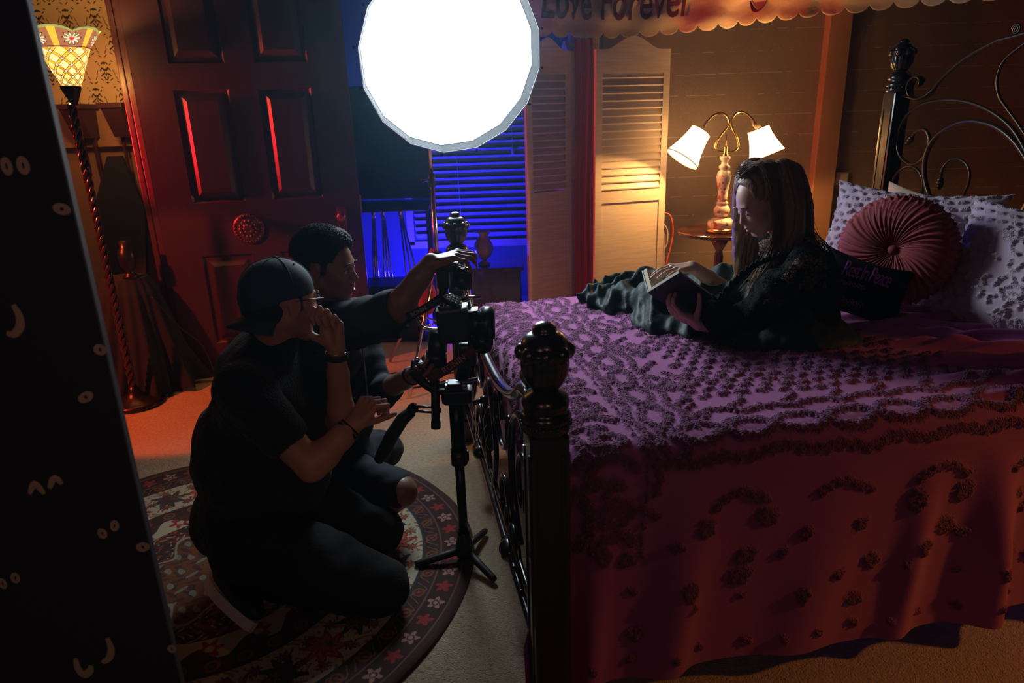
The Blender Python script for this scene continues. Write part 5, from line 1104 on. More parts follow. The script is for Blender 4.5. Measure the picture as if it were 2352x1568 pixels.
    F_ = [(i*4+j, i*4+j+1, (i+1)*4+j+1, (i+1)*4+j) for i in range(12) for j in range(3)]; m.add(br, F_); bo = m.build('brim', 'cap_cloth', cap); so = bo.modifiers.new('t', 'SOLIDIFY'); so.thickness = .004
    m = MB(); m.ball(h.T(-.014, 0, .1285), (.008, .008, .004), 12, mtx=h.rot)
    for k in range(6):
        a = PI/6+k*PI/3; pts = [h.T(-.014+.1065*math.sin(t)*math.cos(a), .0865*math.sin(t)*math.sin(a), .038+.0895*math.cos(t)) for t in np.linspace(.05, 1.50, 18)]; m.tube(pts, .0016, 6)
        if True: q = h.T(-.014+.1065*math.sin(.65)*math.cos(a+.5), .0865*math.sin(.65)*math.sin(a+.5), .038+.0895*math.cos(.65)); m.ball(q, .0028, 8)
    m.build('seam', 'cap_cloth', cap)
    # dark hair under the cap at temple and nape
    Hh = Field((-.90, 1.80, .84), (-.46, 2.2, 1.14), .0035); h.e(Hh, (-.062, 0, -.014), (.052, .0735, .052), .006)
    for y in (-1, 1): h.c(Hh, (.012, y*.070, .02), (.014, y*.074, -.012), .010, .007, .006)
    Hh.mesh('hair', 'hair_black', body, 1)
    m = MB(); m.tube([h.T(-.012, -.080, .010), h.T(.04, -.079, .012), h.T(.095, -.062, .008)], .0018, 6)
    for y in (-1, 1): m.tube([h.T(.098-.012*abs(math.cos(t)), y*.033+.022*math.cos(t), -.002+.016*math.sin(t)) for t in np.linspace(0, 2*PI, 20)], .0014, 6)
    m.tube([h.T(-.012, .080, .010), h.T(.04, .079, .012), h.T(.095, .062, .008)], .0018, 6); m.build('glasses', 'black_plastic', body)
    # wrist things
    def band(name, a, b, t, r, wd, mtl, n=26):
        a, b = Vector(a), Vector(b); ax = (b-a).normalized(); c = a.lerp(b, t); q = Vector((0, 0, 1)).rotation_difference(ax)
        m = MB(); V = []
        for dr, dz in ((0, -wd), (.003, -wd*.9), (.003, wd*.9), (0, wd)): V += [c+q @ Vector(((r+dr)*math.cos(2*PI*k/n), (r*.86+dr)*math.sin(2*PI*k/n), dz)) for k in range(n)]
        m.add(V, [(i*n+k, i*n+(k+1) % n, (i+1)*n+(k+1) % n, (i+1)*n+k) for i in range(3) for k in range(n)]+[(3*n+k, 3*n+(k+1) % n, (k+1) % n, k) for k in range(n)]); return m.build(name, mtl, body)
    band('fitness_band', El, Wl, .93, .033, .011, 'black_rubber'); band('bracelet', Er, Wr, .92, .0325, .004, 'black_rubber'); band('bracelet', Er, Wr, .85, .034, .005, 'black_metal')
    m = MB(); c = Wl.lerp(El, .035); m.tube([c+Vector((.034*math.cos(t), .030*math.sin(t), .001)) for t in np.linspace(0, 2*PI, 24, endpoint=False)], .0012, 6, closed=True); m.build('band_edge', 'chrome', body)
    # trainers: toes on the rug, heel lifted
    for heel, toe, side in ((at(487, 1335, 1.93), at(585, 1452, 1.74), -1), ((-1.02, 2.20, .16), (-.84, 2.20, .03), 1)):
        heel, toe = Vector(heel), Vector(toe); toe.z = .045; ax = (toe-heel).normalized(); soln = Vector((-.62, -.30, -.70)) if side < 0 else Vector((-.75, 0, -.65)); soln = (soln-ax*soln.dot(ax)).normalized(); sd = ax.cross(soln)
        Lf = .29; o = heel-ax*.02
        def sp(a, b, c): return o+ax*a*Lf+sd*b-soln*c
        wid = lambda t: .034+.014*math.sin(PI*min(1, t*1.05))+.004*math.sin(2*PI*t)
        n = 22
        def slab(c0, c1, grow=0, name='sole', mtl='white_leather', parent=None):
            m = MB(); outl = []
            for k in range(n+1): t = k/n; tt = min(.999, max(.001, t)); outl.append((tt, wid(tt)*min(1, (math.sin(PI*min(1, max(0, tt)))**.35))+grow))
            pts = [(t, w_) for t, w_ in outl]+[(t, -w_) for t, w_ in outl[::-1]]
            V = [sp(t, w_, c0) for t, w_ in pts]+[sp(t, w_, c1) for t, w_ in pts]; N = len(pts); m.add(V, [tuple(range(N)), tuple(range(2*N-1, N-1, -1))]+[(i, i+N, (i+1) % N+N, (i+1) % N) for i in range(N)], 0, False); return m.build(name, mtl, parent)
        S_ = Field(np.minimum(np.array(heel), np.array(toe))-.12, np.maximum(np.array(heel), np.array(toe))+.12, .004)
        rt = Matrix((ax, sd, -soln)).transposed()
        S_.ell(sp(.62, 0, .040), (.112, .047, .040), rt, .012); S_.ell(sp(.30, 0, .055), (.095, .042, .050), rt, .02); S_.ell(sp(.17, 0, .085), (.052, .040, .055), rt, .02); S_.plane(sp(0, 0, .016), soln, .003)
        shoe = S_.mesh('shoe', 'black_rubber', body, 2); shoe['label'] = 'black and white low trainer with thick pale sole'
        slab(-.012, .020, .004, 'sole', 'white_leather', shoe)
        if side < 0:
            m = MB()
            # pale side panel with a dark curved tick, toe overlay
            def surf(a, c): q = min(1, max(0, (a-.05)/.9)); w_ = .045*(1-.35*((c-.04)/.05)**2)*(math.sin(PI*q)**.3); return sp(a, 1, c)-sd*1+sd*0, w_
            def sidep(pts, off, mtl, name):
                V = []; 
                for a, c in pts: w_ = (wid(a)+.001)*(1-.30*max(0, (c-.03)/.06)**1.5); V.append(sp(a, (w_+off), c)); 
                m = MB(); V2 = [v-sd*.004 for v in V]; N = len(V); m.add(V+V2, [tuple(range(N)), tuple(range(2*N-1, N-1, -1))]+[(i, i+N, (i+1) % N+N, (i+1) % N) for i in range(N)], 0, False); return m.build(name, mtl, shoe)
            for sg in (1, -1):
                sdo = sd; 
                sd = sd*1
            sidep([(.30, .020), (.36, .060), (.44, .068), (.54, .060), (.66, .045), (.66, .022)], .001, 'white_leather', 'side_panel')
            sidep([(.34, .052), (.40, .032), (.50, .027), (.62, .040), (.50, .036), (.42, .044), (.38, .058)], .004, 'black_rubber', 'side_stripe')
            sidep([(.20, .075), (.27, .090), (.36, .082), (.33, .076), (.27, .080)], .001, 'white_leather', 'collar_lining')
    return h
hA = person_cap()

# ---- person in the dark jacket sitting behind, reaching for the camera
def person_jacket():
    C = at(752, 612, 2.38); h = Head(C, (.97, -.20, -.10), (.05, -.02, 1), 1.0)
    F = Field((-1.02, 1.95, -.01), (-.10, 3.08, 1.26), .0046); h.build(F, mouth=.003)
    nb = Vector((-.665, 2.42, .88)); F.cap(h.T(-.03, 0, -.04), nb, .057, .062, .03)
    F.ell((-.68, 2.44, .72), (.11, .17, .17), None, .03); F.ell((-.71, 2.46, .42), (.115, .15, .22), None, .05)
    Sr, Er, Wr = at(783, 752, 2.28), at(903, 722, 2.14), at(990, 602, 2.12)
    arm(F, Sr, Er, Wr, (.058, .052, .043, .044, .029)); hd = (at(1040, 588, 2.12)-Wr)
    hand(F, Wr, hd, (.15, .10, -1), 1, [(.35, .5, .35), (.40, .6, .4), (.45, .7, .4), (.5, .75, .4)], 1.0, (.7, .5, .7))
    Sl, El, Wl = Vector((-.62, 2.60, .80)), at(868, 905, 2.42), at(958, 856, 2.20)
    arm(F, Sl, El, Wl, (.055, .05, .042, .042, .029)); hand(F, Wl, (at(1000, 828, 2.16)-Wl), (.2, -1, 0), -1, [(.9, 1.1, .6)]*4, 1.0, (.6, .3, .7))
    kn1, kn2 = at(922, 1128, 2.28), at(898, 1030, 2.84)
    F.chain([(-.70, 2.38, .22), kn1], [.085, .058], .02); F.chain([kn1, Vector((-.56, 2.26, .11)), Vector((-.70, 2.28, .07))], [.057, .055, .04], .015)
    F.chain([(-.70, 2.56, .22), kn2], [.085, .056], .02); F.chain([kn2, Vector((-.62, 2.78, .10)), Vector((-.74, 2.66, .07))], [.056, .054, .04], .015)
    body = F.mesh('person', ['skin_brown']); tag(body, 'person with short curly hair in dark jacket and shorts reaching over the camera', 'person')
    h.eyes(body, .1); h.lips(body, .003)
    # short curly hair
    Hh = Field(np.array(C)-np.array([.16, .14, .12]), np.array(C)+np.array([.16, .14, .2]), .0036)
    h.e(Hh, (-.018, 0, .054), (.104, .081, .086), .004); h.e(Hh, (-.055, 0, -.004), (.060, .0775, .062), .02); h.e(Hh, (.030, 0, .090), (.058, .062, .050), .02)
    for y in (-1, 1): h.c(Hh, (.022, y*.072, .03), (.020, y*.074, -.010), .012, .008, .008)
    h.e(Hh, (.122, 0, .022), (.084, .115, .076), .008, 'sub'); h.e(Hh, (.075, -.07, -.03), (.055, .03, .05), .008, 'sub')
    Hh.fold(lambda x, y, z: (.0042*np.sin(x*330+2*np.sin(z*200))*np.sin(y*310+2*np.sin(x*170))*np.sin(z*320+2*np.sin(y*190))).astype(np.float32)); hr = Hh.mesh('hair', 'hair_black', body, 0)
    rn = np.random.default_rng(4); m = MB(); top = []
    for k in range(2600):
        th = rn.random()*2*PI; ph = math.acos(rn.random()*1.1-.1 if False else max(-.15, rn.random()*1.15-.15)); p = h.T(-.018+.106*math.sin(ph)*math.cos(th), .086*math.sin(ph)*math.sin(th), .050+.090*math.cos(ph))
        q_ = p-h.T(.122, 0, .022)
        if (q_.dot(h.f)/.090)**2+(q_.dot(h.s)/.12)**2+(q_.dot(h.u)/.082)**2 < 1: continue
        n_ = (p-h.T(-.018, 0, .05)).normalized(); a = n_.cross(Vector((rn.normal(), rn.normal(), rn.normal()))).normalized(); b = n_.cross(a); r = .0048
        m.tube([p+n_*(.0014*i)+(a*math.cos(i*1.3)+b*math.sin(i*1.3))*r for i in range(9)], .0009, 4, cap=False)
    m.build('curls', 'hair_black', hr)
    # beard shadow
    # jacket
    G = Field((-1.02, 1.95, .10), (-.22, 2.85, 1.02), .0055)
    G.ell((-.68, 2.44, .74), (.135, .20, .17), None, .03); G.ell((-.71, 2.46, .48), (.155, .19, .26), None, .05); G.ell((-.72, 2.46, .26), (.15, .19, .12), None, .04)
    G.cap(nb+Vector((-.01, 0, -.03)), nb+Vector((.005, 0, .03)), .085, .074, .03)
    G.cap(Sr, Sr.lerp(Er, .98), .088, .078, .03); G.cap(Sl, Sl.lerp(El, 1.0), .080, .066, .03); G.cap(El, El.lerp(Wl, .30), .060, .054, .02); G.fold(wrinkle(.006, 1.1, 1))
    ax = (Er-Sr).normalized(); ax2 = (ax*.8+(Wr-Er).normalized()*.6).normalized(); q = Er+ax2*.005
    G.cap(q+ax2*.075, q+ax2*.14, .074, .074, .006, 'sub'); G.cap(nb+Vector((.03, -.01, .085)), h.T(0, 0, .02), .056, .06, .006, 'sub')
    j = G.mesh('jacket', 'denim', body, 2)
    m = MB(); m.tube(catmull([at(828, 770, 2.24), at(836, 830, 2.23), at(846, 920, 2.24)], 6), .003, 6); m.build('zip', 'grey_metal', j)
    K = Field((-1.02, 2.10, .0), (-.30, 3.05, .45), .006); K.ell((-.72, 2.47, .20), (.16, .20, .14), None, .04)
    for hp, kn, t in (((-.70, 2.38, .22), kn1, .86), ((-.70, 2.56, .22), kn2, .84)): hp = Vector(hp); K.cap(hp, hp.lerp(kn, t), .115, .082, .03)
    K.fold(wrinkle(.005, 1.2, 3)); K.plane((0, 0, .014), (0, 0, -1)); K.mesh('shorts', 'denim', body, 2)
    for foot in ((Vector((-.72, 2.28, .07)), Vector((-.86, 2.30, .05))), (Vector((-.76, 2.66, .07)), Vector((-.90, 2.66, .05)))):
        S_ = Field(np.array(foot[1])-.14, np.array(foot[0])+.14, .005); S_.chain([foot[0], foot[0].lerp(foot[1], .5), foot[1]-Vector((.06, 0, 0))], [.045, .042, .038], .015); S_.plane((0, 0, .012), (0, 0, -1)); S_.mesh('shoe', 'black_rubber', body, 2)
    m = MB(); c = Wl.lerp(El, .12); q = Vector((0, 0, 1)).rotation_difference((Wl-El).normalized()); m.tube([c+q @ Vector((.033*math.cos(t), .030*math.sin(t), 0)) for t in np.linspace(0, 2*PI, 24, endpoint=False)], .006, 8, closed=True, flat=.5); m.build('watch_strap', 'black_rubber', body)
    return h
hB = person_jacket()

# ---- woman reading on the bed
def person_reader():
    C = at(1752, 462, 2.52); h = Head(C, (-.86, -.16, -.44), (-.38, .02, .92), .98)
    F = Field((.30, 2.10, .72), (1.36, 3.05, 1.42), .0042); h.build(F, True)
    nb = Vector((1.035, 2.52, 1.065)); F.cap(h.T(-.03, 0, -.04), nb, .046, .048, .025)
    F.ell((1.075, 2.52, .97), (.095, .16, .13), None, .03); F.ell((1.11, 2.52, .80), (.10, .15, .14), None, .05)
    Sl, El, Wl = Vector((1.045, 2.345, 1.02)), at(1718, 752, 2.34), at(1604, 746, 2.36)
    arm(F, Sl, El, Wl, (.045, .038, .033, .034, .022)); 
    book = book_pts(); S, NO, NE, SE, FO, FE = book
    hand(F, Wl, (at(1520, 704, 2.38)-Wl), (.05, .45, .88), -1, [(.35, .75, .5), (.35, .7, .5), (.3, .65, .5), (.25, .6, .5)], .94, (.30, .55, .95), .05)
    Sr, Er, Wr = Vector((1.03, 2.69, 1.00)), at(1700, 690, 2.66), at(1590, 612, 2.50)
    arm(F, Sr, Er, Wr, (.045, .038, .033, .035, .022)); 
    hand(F, Wr, (at(1535, 618, 2.46)-Wr), (-.2, .05, -1), -1, [(.28, .35, .2), (.20, .30, .2), (.12, .3, .2), (.05, .25, .2)], .92, (.7, .45, .3), .13)
    body = F.mesh('person', ['skin_light']); tag(body, 'person with long brown hair in black lace reading on the bed', 'person')
    h.eyes(body, 1.0, 'hair_brown'); h.lips(body)
    for y in (-.031, .031): pass
    # lace top
    lm_ = mat('lace_sheer', (.008, .011, .012), .9, spec=.15); nt = lm_.node_tree; b = nt.nodes['Principled BSDF']; out = nt.nodes['Material Output']; tc = nt.nodes.new('ShaderNodeTexCoord')
    v = nt.nodes.new('ShaderNodeTexVoronoi'); v.inputs['Scale'].default_value = 95; v.feature = 'DISTANCE_TO_EDGE'; n = nt.nodes.new('ShaderNodeTexNoise'); n.inputs['Scale'].default_value = 17; n.inputs['Detail'].default_value = 3
    for q in (v, n): nt.links.new(tc.outputs['Object'], q.inputs['Vector'])
    g1 = nt.nodes.new('ShaderNodeMath'); g1.operation = 'GREATER_THAN'; g1.inputs[1].default_value = .09; nt.links.new(v.outputs['Distance'], g1.inputs[0]); g2 = nt.nodes.new('ShaderNodeMath'); g2.operation = 'GREATER_THAN'; g2.inputs[1].default_value = .47; nt.links.new(n.outputs['Fac'], g2.inputs[0])
    mu = nt.nodes.new('ShaderNodeMath'); mu.operation = 'MULTIPLY'; nt.links.new(g1.outputs[0], mu.inputs[0]); nt.links.new(g2.outputs[0], mu.inputs[1])
    at_ = nt.nodes.new('ShaderNodeAttribute'); at_.attribute_name = 'sheer'; mu2 = nt.nodes.new('ShaderNodeMath'); mu2.operation = 'MULTIPLY'; nt.links.new(mu.outputs[0], mu2.inputs[0]); nt.links.new(at_.outputs['Fac'], mu2.inputs[1])
    mu3 = nt.nodes.new('ShaderNodeMath'); mu3.operation = 'MULTIPLY'; mu3.inputs[1].default_value = .8; nt.links.new(mu2.outputs[0], mu3.inputs[0])
    tr = nt.nodes.new('ShaderNodeBsdfTransparent'); mx = nt.nodes.new('ShaderNodeMixShader'); nt.links.new(mu3.outputs[0], mx.inputs[0]); nt.links.new(b.outputs[0], mx.inputs[1]); nt.links.new(tr.outputs[0], mx.inputs[2]); nt.links.new(mx.outputs[0], out.inputs[0]); M['lace_sheer'] = lm_
    bp = nt.nodes.new('ShaderNodeBump'); bp.inputs['Strength'].default_value = .8; bp.inputs['Distance'].default_value = .003; nt.links.new(v.outputs['Distance'], bp.inputs['Height']); nt.links.new(bp.outputs[0], b.inputs['Normal'])
    G = Field((.55, 2.05, .68), (1.42, 3.0, 1.22), .005)
    G.ell((1.085, 2.52, .97), (.112, .185, .135), None, .03); G.ell((1.085, 2.50, .82), (.120, .20, .17), None, .05); G.cap(nb+Vector((.01, 0, -.04)), nb+Vector((.012, 0, .030)), .066, .056, .03); G.cap((1.06, 2.42, .80), (1.07, 2.36, .74), .13, .12, .04)
    # loose bell sleeves
    G.chain([Sl, Sl.lerp(El, .5), El, El.lerp(Wl, .30), at(1640, 722, 2.31)], [.066, .075, .080, .066, .058], .025); G.cap(Sl.lerp(El, .4)+Vector((-.03, 0, 0)), El+Vector((.02, 0, -.03)), .06, .07, .03)
    G.chain([Sr, Sr.lerp(Er, .5), Er], [.066, .072, .066], .025); G.fold(wrinkle(.0055, 1.2, 4))
    a2 = (Wl-El).normalized(); q = at(1640, 722, 2.31); G.cap(q+a2*.05, q+a2*.12, .045, .05, .004, 'sub')
    ax = (Wr-Er).normalized(); G.cap(Er+ax*.075, Er+ax*.14, .055, .055, .004, 'sub'); G.cap(nb+Vector((-.02, 0, .075)), h.T(0, 0, 0), .044, .05, .006, 'sub')
    top = G.mesh('lace_top', 'lace_sheer', body, 2)
    me = top.data; nv = len(me.vertices); co = np.empty(nv*3); me.vertices.foreach_get('co', co); co = co.reshape(-1, 3)
    shr = np.clip((co[:, 2]-.86)/.06, 0, 1); a = me.color_attributes.new('sheer', 'FLOAT_COLOR', 'POINT'); d = np.ones((nv, 4), np.float32); d[:, :3] = shr[:, None]; a.data.foreach_set('color', d.ravel())
    # ruffles: standing collar, sleeve hem
    def ruffle(name, c, axis, r, w_, amp, nw, tilt=.3):
        axis = Vector(axis).normalized(); q = Vector((0, 0, 1)).rotation_difference(axis); n = 200; V = []
        for k in range(n):
            a = 2*PI*k/n
            for j in range(5): t = j/4; rr = r+w_*t*tilt+amp*t*math.sin(nw*a+.4*math.sin(3*a)); V.append(Vector(c)+q @ Vector((rr*math.cos(a), rr*math.sin(a), w_*t+.003*math.sin(nw*2*a)*t)))
        m = MB(); m.add(V, [(k*5+j, k*5+j+1, ((k+1) % n)*5+j+1, ((k+1) % n)*5+j) for k in range(n) for j in range(4)]); o = m.build(name, 'lace', top); s = o.modifiers.new('t', 'SOLIDIFY'); s.thickness = .0015
    ruffle('collar_ruffle', nb+Vector((.012, 0, .022)), (-.12, 0, 1), .058, .030, .006, 22)
    ruffle('sleeve_ruffle', at(1655, 728, 2.31), a2, .052, .035, .007, 16, .6)
    ruffle('sleeve_ruffle', Er+ax*.05, ax, .060, .03, .007, 16, .5)
    V = []                                             # gathered lace edging down the front of the wrap
    for k in range(161):
        t = k/160; p = at(1806-172*t, 588+138*t-30*math.sin(PI*t), 2.330-.02*math.sin(PI*t))
        for j in range(4): V.append(p+Vector((-.009*j, -.004*j+.006*math.sin(k*.9)*(j/3), .004*j+.006*math.sin(k*.55)*(j/3))))
    m = MB(); m.add(V, [(k*4+j, k*4+j+1, (k+1)*4+j+1, (k+1)*4+j) for k in range(160) for j in range(3)]); le = m.build('lace_edging', 'lace', top); le.modifiers.new('t', 'SOLIDIFY').thickness = .0015
    # long skirt spread over the bed
    K = Field((.20, 2.0, .69), (1.45, 3.40, 1.02), .0055)
    K.chain([(1.04, 2.42, .79), (.86, 2.50, .80), (.62, 2.68, .795), (.46, 2.90, .775)], [.135, .110, .085, .050], .04)
    K.chain([(1.04, 2.58, .79), (.88, 2.72, .82), (.66, 2.92, .80), (.52, 3.10, .77)], [.125, .105, .085, .050], .04)
    K.ell((.97, 2.36, .755), (.25, .20, .075), None, .05); K.ell((.72, 2.60, .75), (.26, .22, .055), None, .04); K.ell((.48, 2.95, .755), (.15, .22, .045), None, .04); K.ell((1.12, 2.36, .745), (.13, .17, .04), None, .04)
    def folds(x, y, z):
        s_ = (x-.3)*.8-(y-2.9)*.9; c_ = (x-.3)*.6+(y-2.9)*.8
        r1 = .5+.5*np.sin(s_*40+5*np.sin(c_*4.3+.8)+3*np.sin(s_*7)); r2 = .5+.5*np.sin(s_*70+c_*40+5*np.sin(c_*8+s_*5)+z*20)
        fr = np.clip((1.0-x)/.25, .15, 1)
        return ((.030*r1**1.7+.012*r2**2-.014)*fr+0*z).astype(np.float32)
    K.fold(folds); K.fold(wrinkle(.004, 1.4, 7)); K.plane((0, 0, .712), (0, 0, -1)); K.mesh('skirt', 'green_skirt', body, 1)
    # hair: cap, curtain on the far side, lengths on the near side and down the back
    Hh = Field((.74, 2.25, .78), (1.25, 2.78, 1.44), .0042)
    h.e(Hh, (-.016, 0, .036), (.103, .082, .091), .004); h.e(Hh, (-.034, 0, .050), (.092, .080, .092), .02); h.e(Hh, (-.055, 0, -.010), (.068, .080, .078), .02)
    y_ = 2.52
    for P, r in (([at(1722, 385, 2.60), at(1704, 430, 2.62), at(1700, 520, 2.63), at(1700, 640, 2.63), at(1694, 780, 2.62)], [.03, .026, .026, .024, .014]),
                 ([at(1735, 380, 2.61), at(1722, 440, 2.63), at(1722, 540, 2.64), at(1722, 650, 2.64), at(1716, 740, 2.63)], [.03, .028, .028, .024, .014]),
                 ([at(1795, 385, 2.47), at(1808, 450, 2.455), at(1808, 510, 2.45), at(1796, 560, 2.44), at(1772, 600, 2.41), at(1745, 640, 2.39)], [.032, .028, .027, .026, .022, .012]),
                 ([at(1808, 395, 2.48), at(1820, 460, 2.44), at(1822, 520, 2.43), at(1815, 565, 2.44), at(1800, 600, 2.45)], [.04, .036, .034, .03, .015]),
                 ([at(1815, 400, 2.55), at(1838, 460, 2.53), at(1846, 510, 2.53), at(1852, 560, 2.56)], [.045, .036, .030, .02])):
        P = catmull(P, 4); rr = np.interp(np.linspace(0, 1, len(P)), np.linspace(0, 1, len(r)), r); Hh.chain(P, list(rr), .016)
    h.e(Hh, (.106, 0, .022), (.077, .088, .106), .010, 'sub'); h.e(Hh, (.062, .075, -.030), (.050, .030, .060), .012, 'sub')
    h.c(Hh, (.12, -.05, -.10), (.12, .05, -.10), .04, None, .01, 'sub')
    Hh.fold(lambda x, y, z: (.0022*np.sin((x*.85+y*.5)*420+3*np.sin(z*9))+.0012*np.sin((x-y)*610+z*25)+0*z).astype(np.float32)); hr = Hh.mesh('hair', 'hair_brown', body, 1)
    rn = np.random.default_rng(9); m = MB()
    crown = h.T(.02, 0, .132)
    def strand(P, r=.0009): m.tube(catmull(P, 5), r, 3, cap=False)
    for k in range(1300):
        g = rn.random(); j = lambda s=.006: Vector(rn.normal(0, s, 3))
        if k % 3 == 0: t = rn.random(); P = [crown+j(.012), at(1720+12*t, 395, 2.60)+j(), at(1694+30*t, 470+20*g, 2.62)+j(.008), at(1692+34*t, 600, 2.63)+j(.008), at(1688+34*t, 740+70*rn.random(), 2.62)+j(.010)]
        elif k % 3 == 1: t = rn.random(); P = [crown+j(.012), at(1745+50*t, 378, 2.455)+j(.004), at(1768+55*t, 450, 2.425+.02*t)+j(.005), at(1775+60*t, 530, 2.42+.02*t)+j(.006), at(1750+70*t, 600, 2.40+.03*t)+j(.010), at(1715+80*t, 650+20*g, 2.375+.02*t)+j(.014)]
        else: t = rn.random(); P = [crown+j(.012), h.T(-.08, (-.5+t)*.13, .10)+j(.004), h.T(-.128, (-.5+t)*.12, .03)+j(.006), at(1842+12*g, 480, 2.46+.14*t)+j(.008), at(1846+16*g, 540+30*rn.random(), 2.48+.12*t)+j(.014)]
        strand(P, .0005+.0006*rn.random())
    m.build('strands', 'hair_brown', hr)
    return h
def book_pts():
    S = at(1490, 670, 2.40); NO = at(1560, 626, 2.335); NE = at(1646, 688, 2.40); FO = at(1477, 622, 2.52); dl = NE-NO; SE = S+dl; FE = FO+dl; return S, NO, NE, SE, FO, FE
person_reader()
S, NO, NE, SE, FO, FE = book_pts()
bk = empty('open_book', S, 'open hardback book with dark cover held by the reading woman', 'book')
def leafblock(a, b, c, d, n, t, name, mtl, grow=0):
    n = Vector(n).normalized()*t; g = grow; mid = (a+b+c+d)/4; q = [p+(p-mid)*g for p in (a, b, c, d)]; m = MB(); m.hexa([*q, *[p+n for p in q]]); return m.build(name, mtl, bk)
nn = (NO-S).cross(SE-S).normalized(); nn = nn if nn.z > 0 else -nn; nf = (FO-S).cross(SE-S).normalized(); nf = nf if nf.z > 0 else -nf
leafblock(S, NO, NE, SE, -nn, .004, 'cover', 'book_cover', .03); leafblock(S, FO, FE, SE, -nf, .004, 'cover', 'book_cover', .03); leafblock(S, NO, NE, SE, nn, .012, 'pages', 'paper'); leafblock(S, FO, FE, SE, nf, .016, 'pages', 'paper')
# ------------------------------------------------------------------ monopod, gimbal and camera
Yr = 2.12
def A_(x, y, dy=0): return at(x, y, Yr+dy)
mp = empty('monopod', (-.195, 2.117, 0), 'black footed monopod standing between the men and the bed', 'monopod')
B0 = Vector((-.195, 2.117, 0))
MB().tube([B0+Vector((0, 0, .05)), B0+Vector((0, 0, .44))], .0165, 18).build('lower_tube', 'black_metal', mp); MB().tube([B0+Vector((0, 0, .42)), B0+Vector((0, 0, .645))], .0245, 20).build('upper_tube', 'black_metal', mp)
m = MB(); m.tube([B0+Vector((0, 0, .40)), B0+Vector((0, 0, .455))], .0285, 20).box(B0+Vector((.024, 0, .43)), (.02, .014, .04), bevel=.003); m.build('lock_collar', 'black_plastic', mp)
MB().lathe([(.018, .02), (.030, .03), (.034, .06), (.026, .10), (.022, .12), (.024, .128), (.0, .13)], B0, n=24).build('foot_hub', 'black_plastic', mp)
for f in ((-.372, 2.085, .018), (-.085, 1.985, .018), (-.125, 2.285, .018)):
    f = Vector(f); s_ = B0+Vector((0, 0, .055)); MB().tube([s_.lerp(f, .08), s_.lerp(f, .5), s_.lerp(f, .93), f], [.014, .0135, .0125, .010], 12).build('foot', 'black_rubber', mp)
m = MB(); m.box(B0+Vector((0, 0, .655)), (.075, .06, .05), bevel=.006).box(B0+Vector((0, 0, .69)), (.05, .05, .03), bevel=.004).tube([A_(1090, 925), A_(1112, 917)], .009, 10).tube([A_(1105, 919), A_(1118, 915)], .013, 12); m.build('pan_head', 'black_plastic', mp)
m = MB(); m.tube([A_(1000, 872), A_(1001, 975)], .015, 16).tube([A_(1001, 968), A_(1001, 982)], .0165, 16); m.build('spare_grip', 'black_rubber', mp)
m = MB(); a, b = A_(1005, 942), A_(948, 938); d = (b-a).normalized(); u_ = Vector((0, 0, 1))
for sgn in (-1, 1): m.tube([a+u_*.009*sgn, b+u_*.009*sgn], .0045, 8)
m.ball(a, (.014, .014, .014), 12).ball(b, (.020, .018, .018), 14).tube([b-Vector((0, .022, 0)), b+Vector((0, .022, 0))], .013, 14); m.build('link_arm', 'black_metal', mp)
m = MB(); m.tube([A_(945, 945), A_(925, 962), A_(900, 1000), A_(880, 1040), A_(868, 1058)], [.019, .0225, .024, .023, .016], 18); m.build('fluid_handle', 'black_rubber', mp)
gb = empty('camera_gimbal', A_(1040, 880), 'black three-axis gimbal with branded red and black neck straps', 'gimbal')
m = MB(); m.tube([A_(1000, 888), A_(1096, 872)], .0095, 16).box(A_(1048, 882), (.075, .045, .012), bevel=.003); m.build('base_rod', 'grey_metal', gb)
m = MB(); m.box(A_(1050, 905), (.10, .07, .045), bevel=.008).box(A_(1020, 893), (.05, .06, .02), bevel=.004); m.build('mount_plate', 'black_metal', gb)
m = MB(); m.tube(catmull([A_(955, 828), A_(955, 860), A_(975, 880), A_(1005, 900)], 6), .015, 14).box(A_(965, 850), (.05, .05, .055), Matrix.Rotation(R(40), 3, 'Y'), bevel=.008); m.build('side_joint', 'black_plastic', gb)
m = MB(); m.tube([A_(975, 848), A_(1002, 880)], .006, 10).tube([A_(962, 832), A_(972, 842)], .010, 10).ball(A_(958, 826), .010, 10); m.build('lever', 'chrome', gb)
m = MB(); m.tube([A_(1008, 760, .02), A_(1002, 838, .02)], .032, 20).tube([A_(1003, 806, .02), A_(1002, 836, .02)], .035, 20); m.build('tilt_motor', 'black_plastic', gb)
m = MB(); m.tube([A_(1075, 795, .03), A_(1060, 870, .03)], .022, 16).tube([A_(1083, 755, -.02), A_(1083, 800, -.02)], .012, 10).box(A_(1075, 815), (.06, .05, .08), bevel=.01); m.build('roll_arm', 'black_plastic', gb)
m = MB(); c = A_(1108, 782, -.04); m.tube([c-Vector((.0, .030, 0)), c+Vector((.0, .05, 0))], .035, 28).tube([c-Vector((0, .036, 0)), c-Vector((0, .028, 0))], .030, 28); m.build('roll_motor', 'black_metal', gb)
m = MB(); m.tube(catmull([A_(941, 696), A_(955, 728), A_(968, 750), A_(985, 756), A_(1006, 757)], 8), .0068, 12); m.build('side_handle', 'chrome', gb)
m = MB(); m.ball(A_(943, 692), (.014, .012, .016), 12).tube([A_(936, 700), A_(950, 684)], .011, 12).tube([A_(940, 684), A_(952, 696)], .004, 8); m.build('handle_clamp', 'grey_metal', gb)
cm = empty('cinema_camera', A_(1045, 740), 'black cinema camera with round lens mounted on the gimbal', 'camera')
rotc = Matrix.Rotation(R(-4), 3, 'Y')
m = MB(); m.box(A_(1043, 742), (.105, .085, .115), rotc, bevel=.01).box(A_(1035, 706), (.075, .07, .035), rotc, bevel=.008); m.build('body', 'black_plastic', cm)
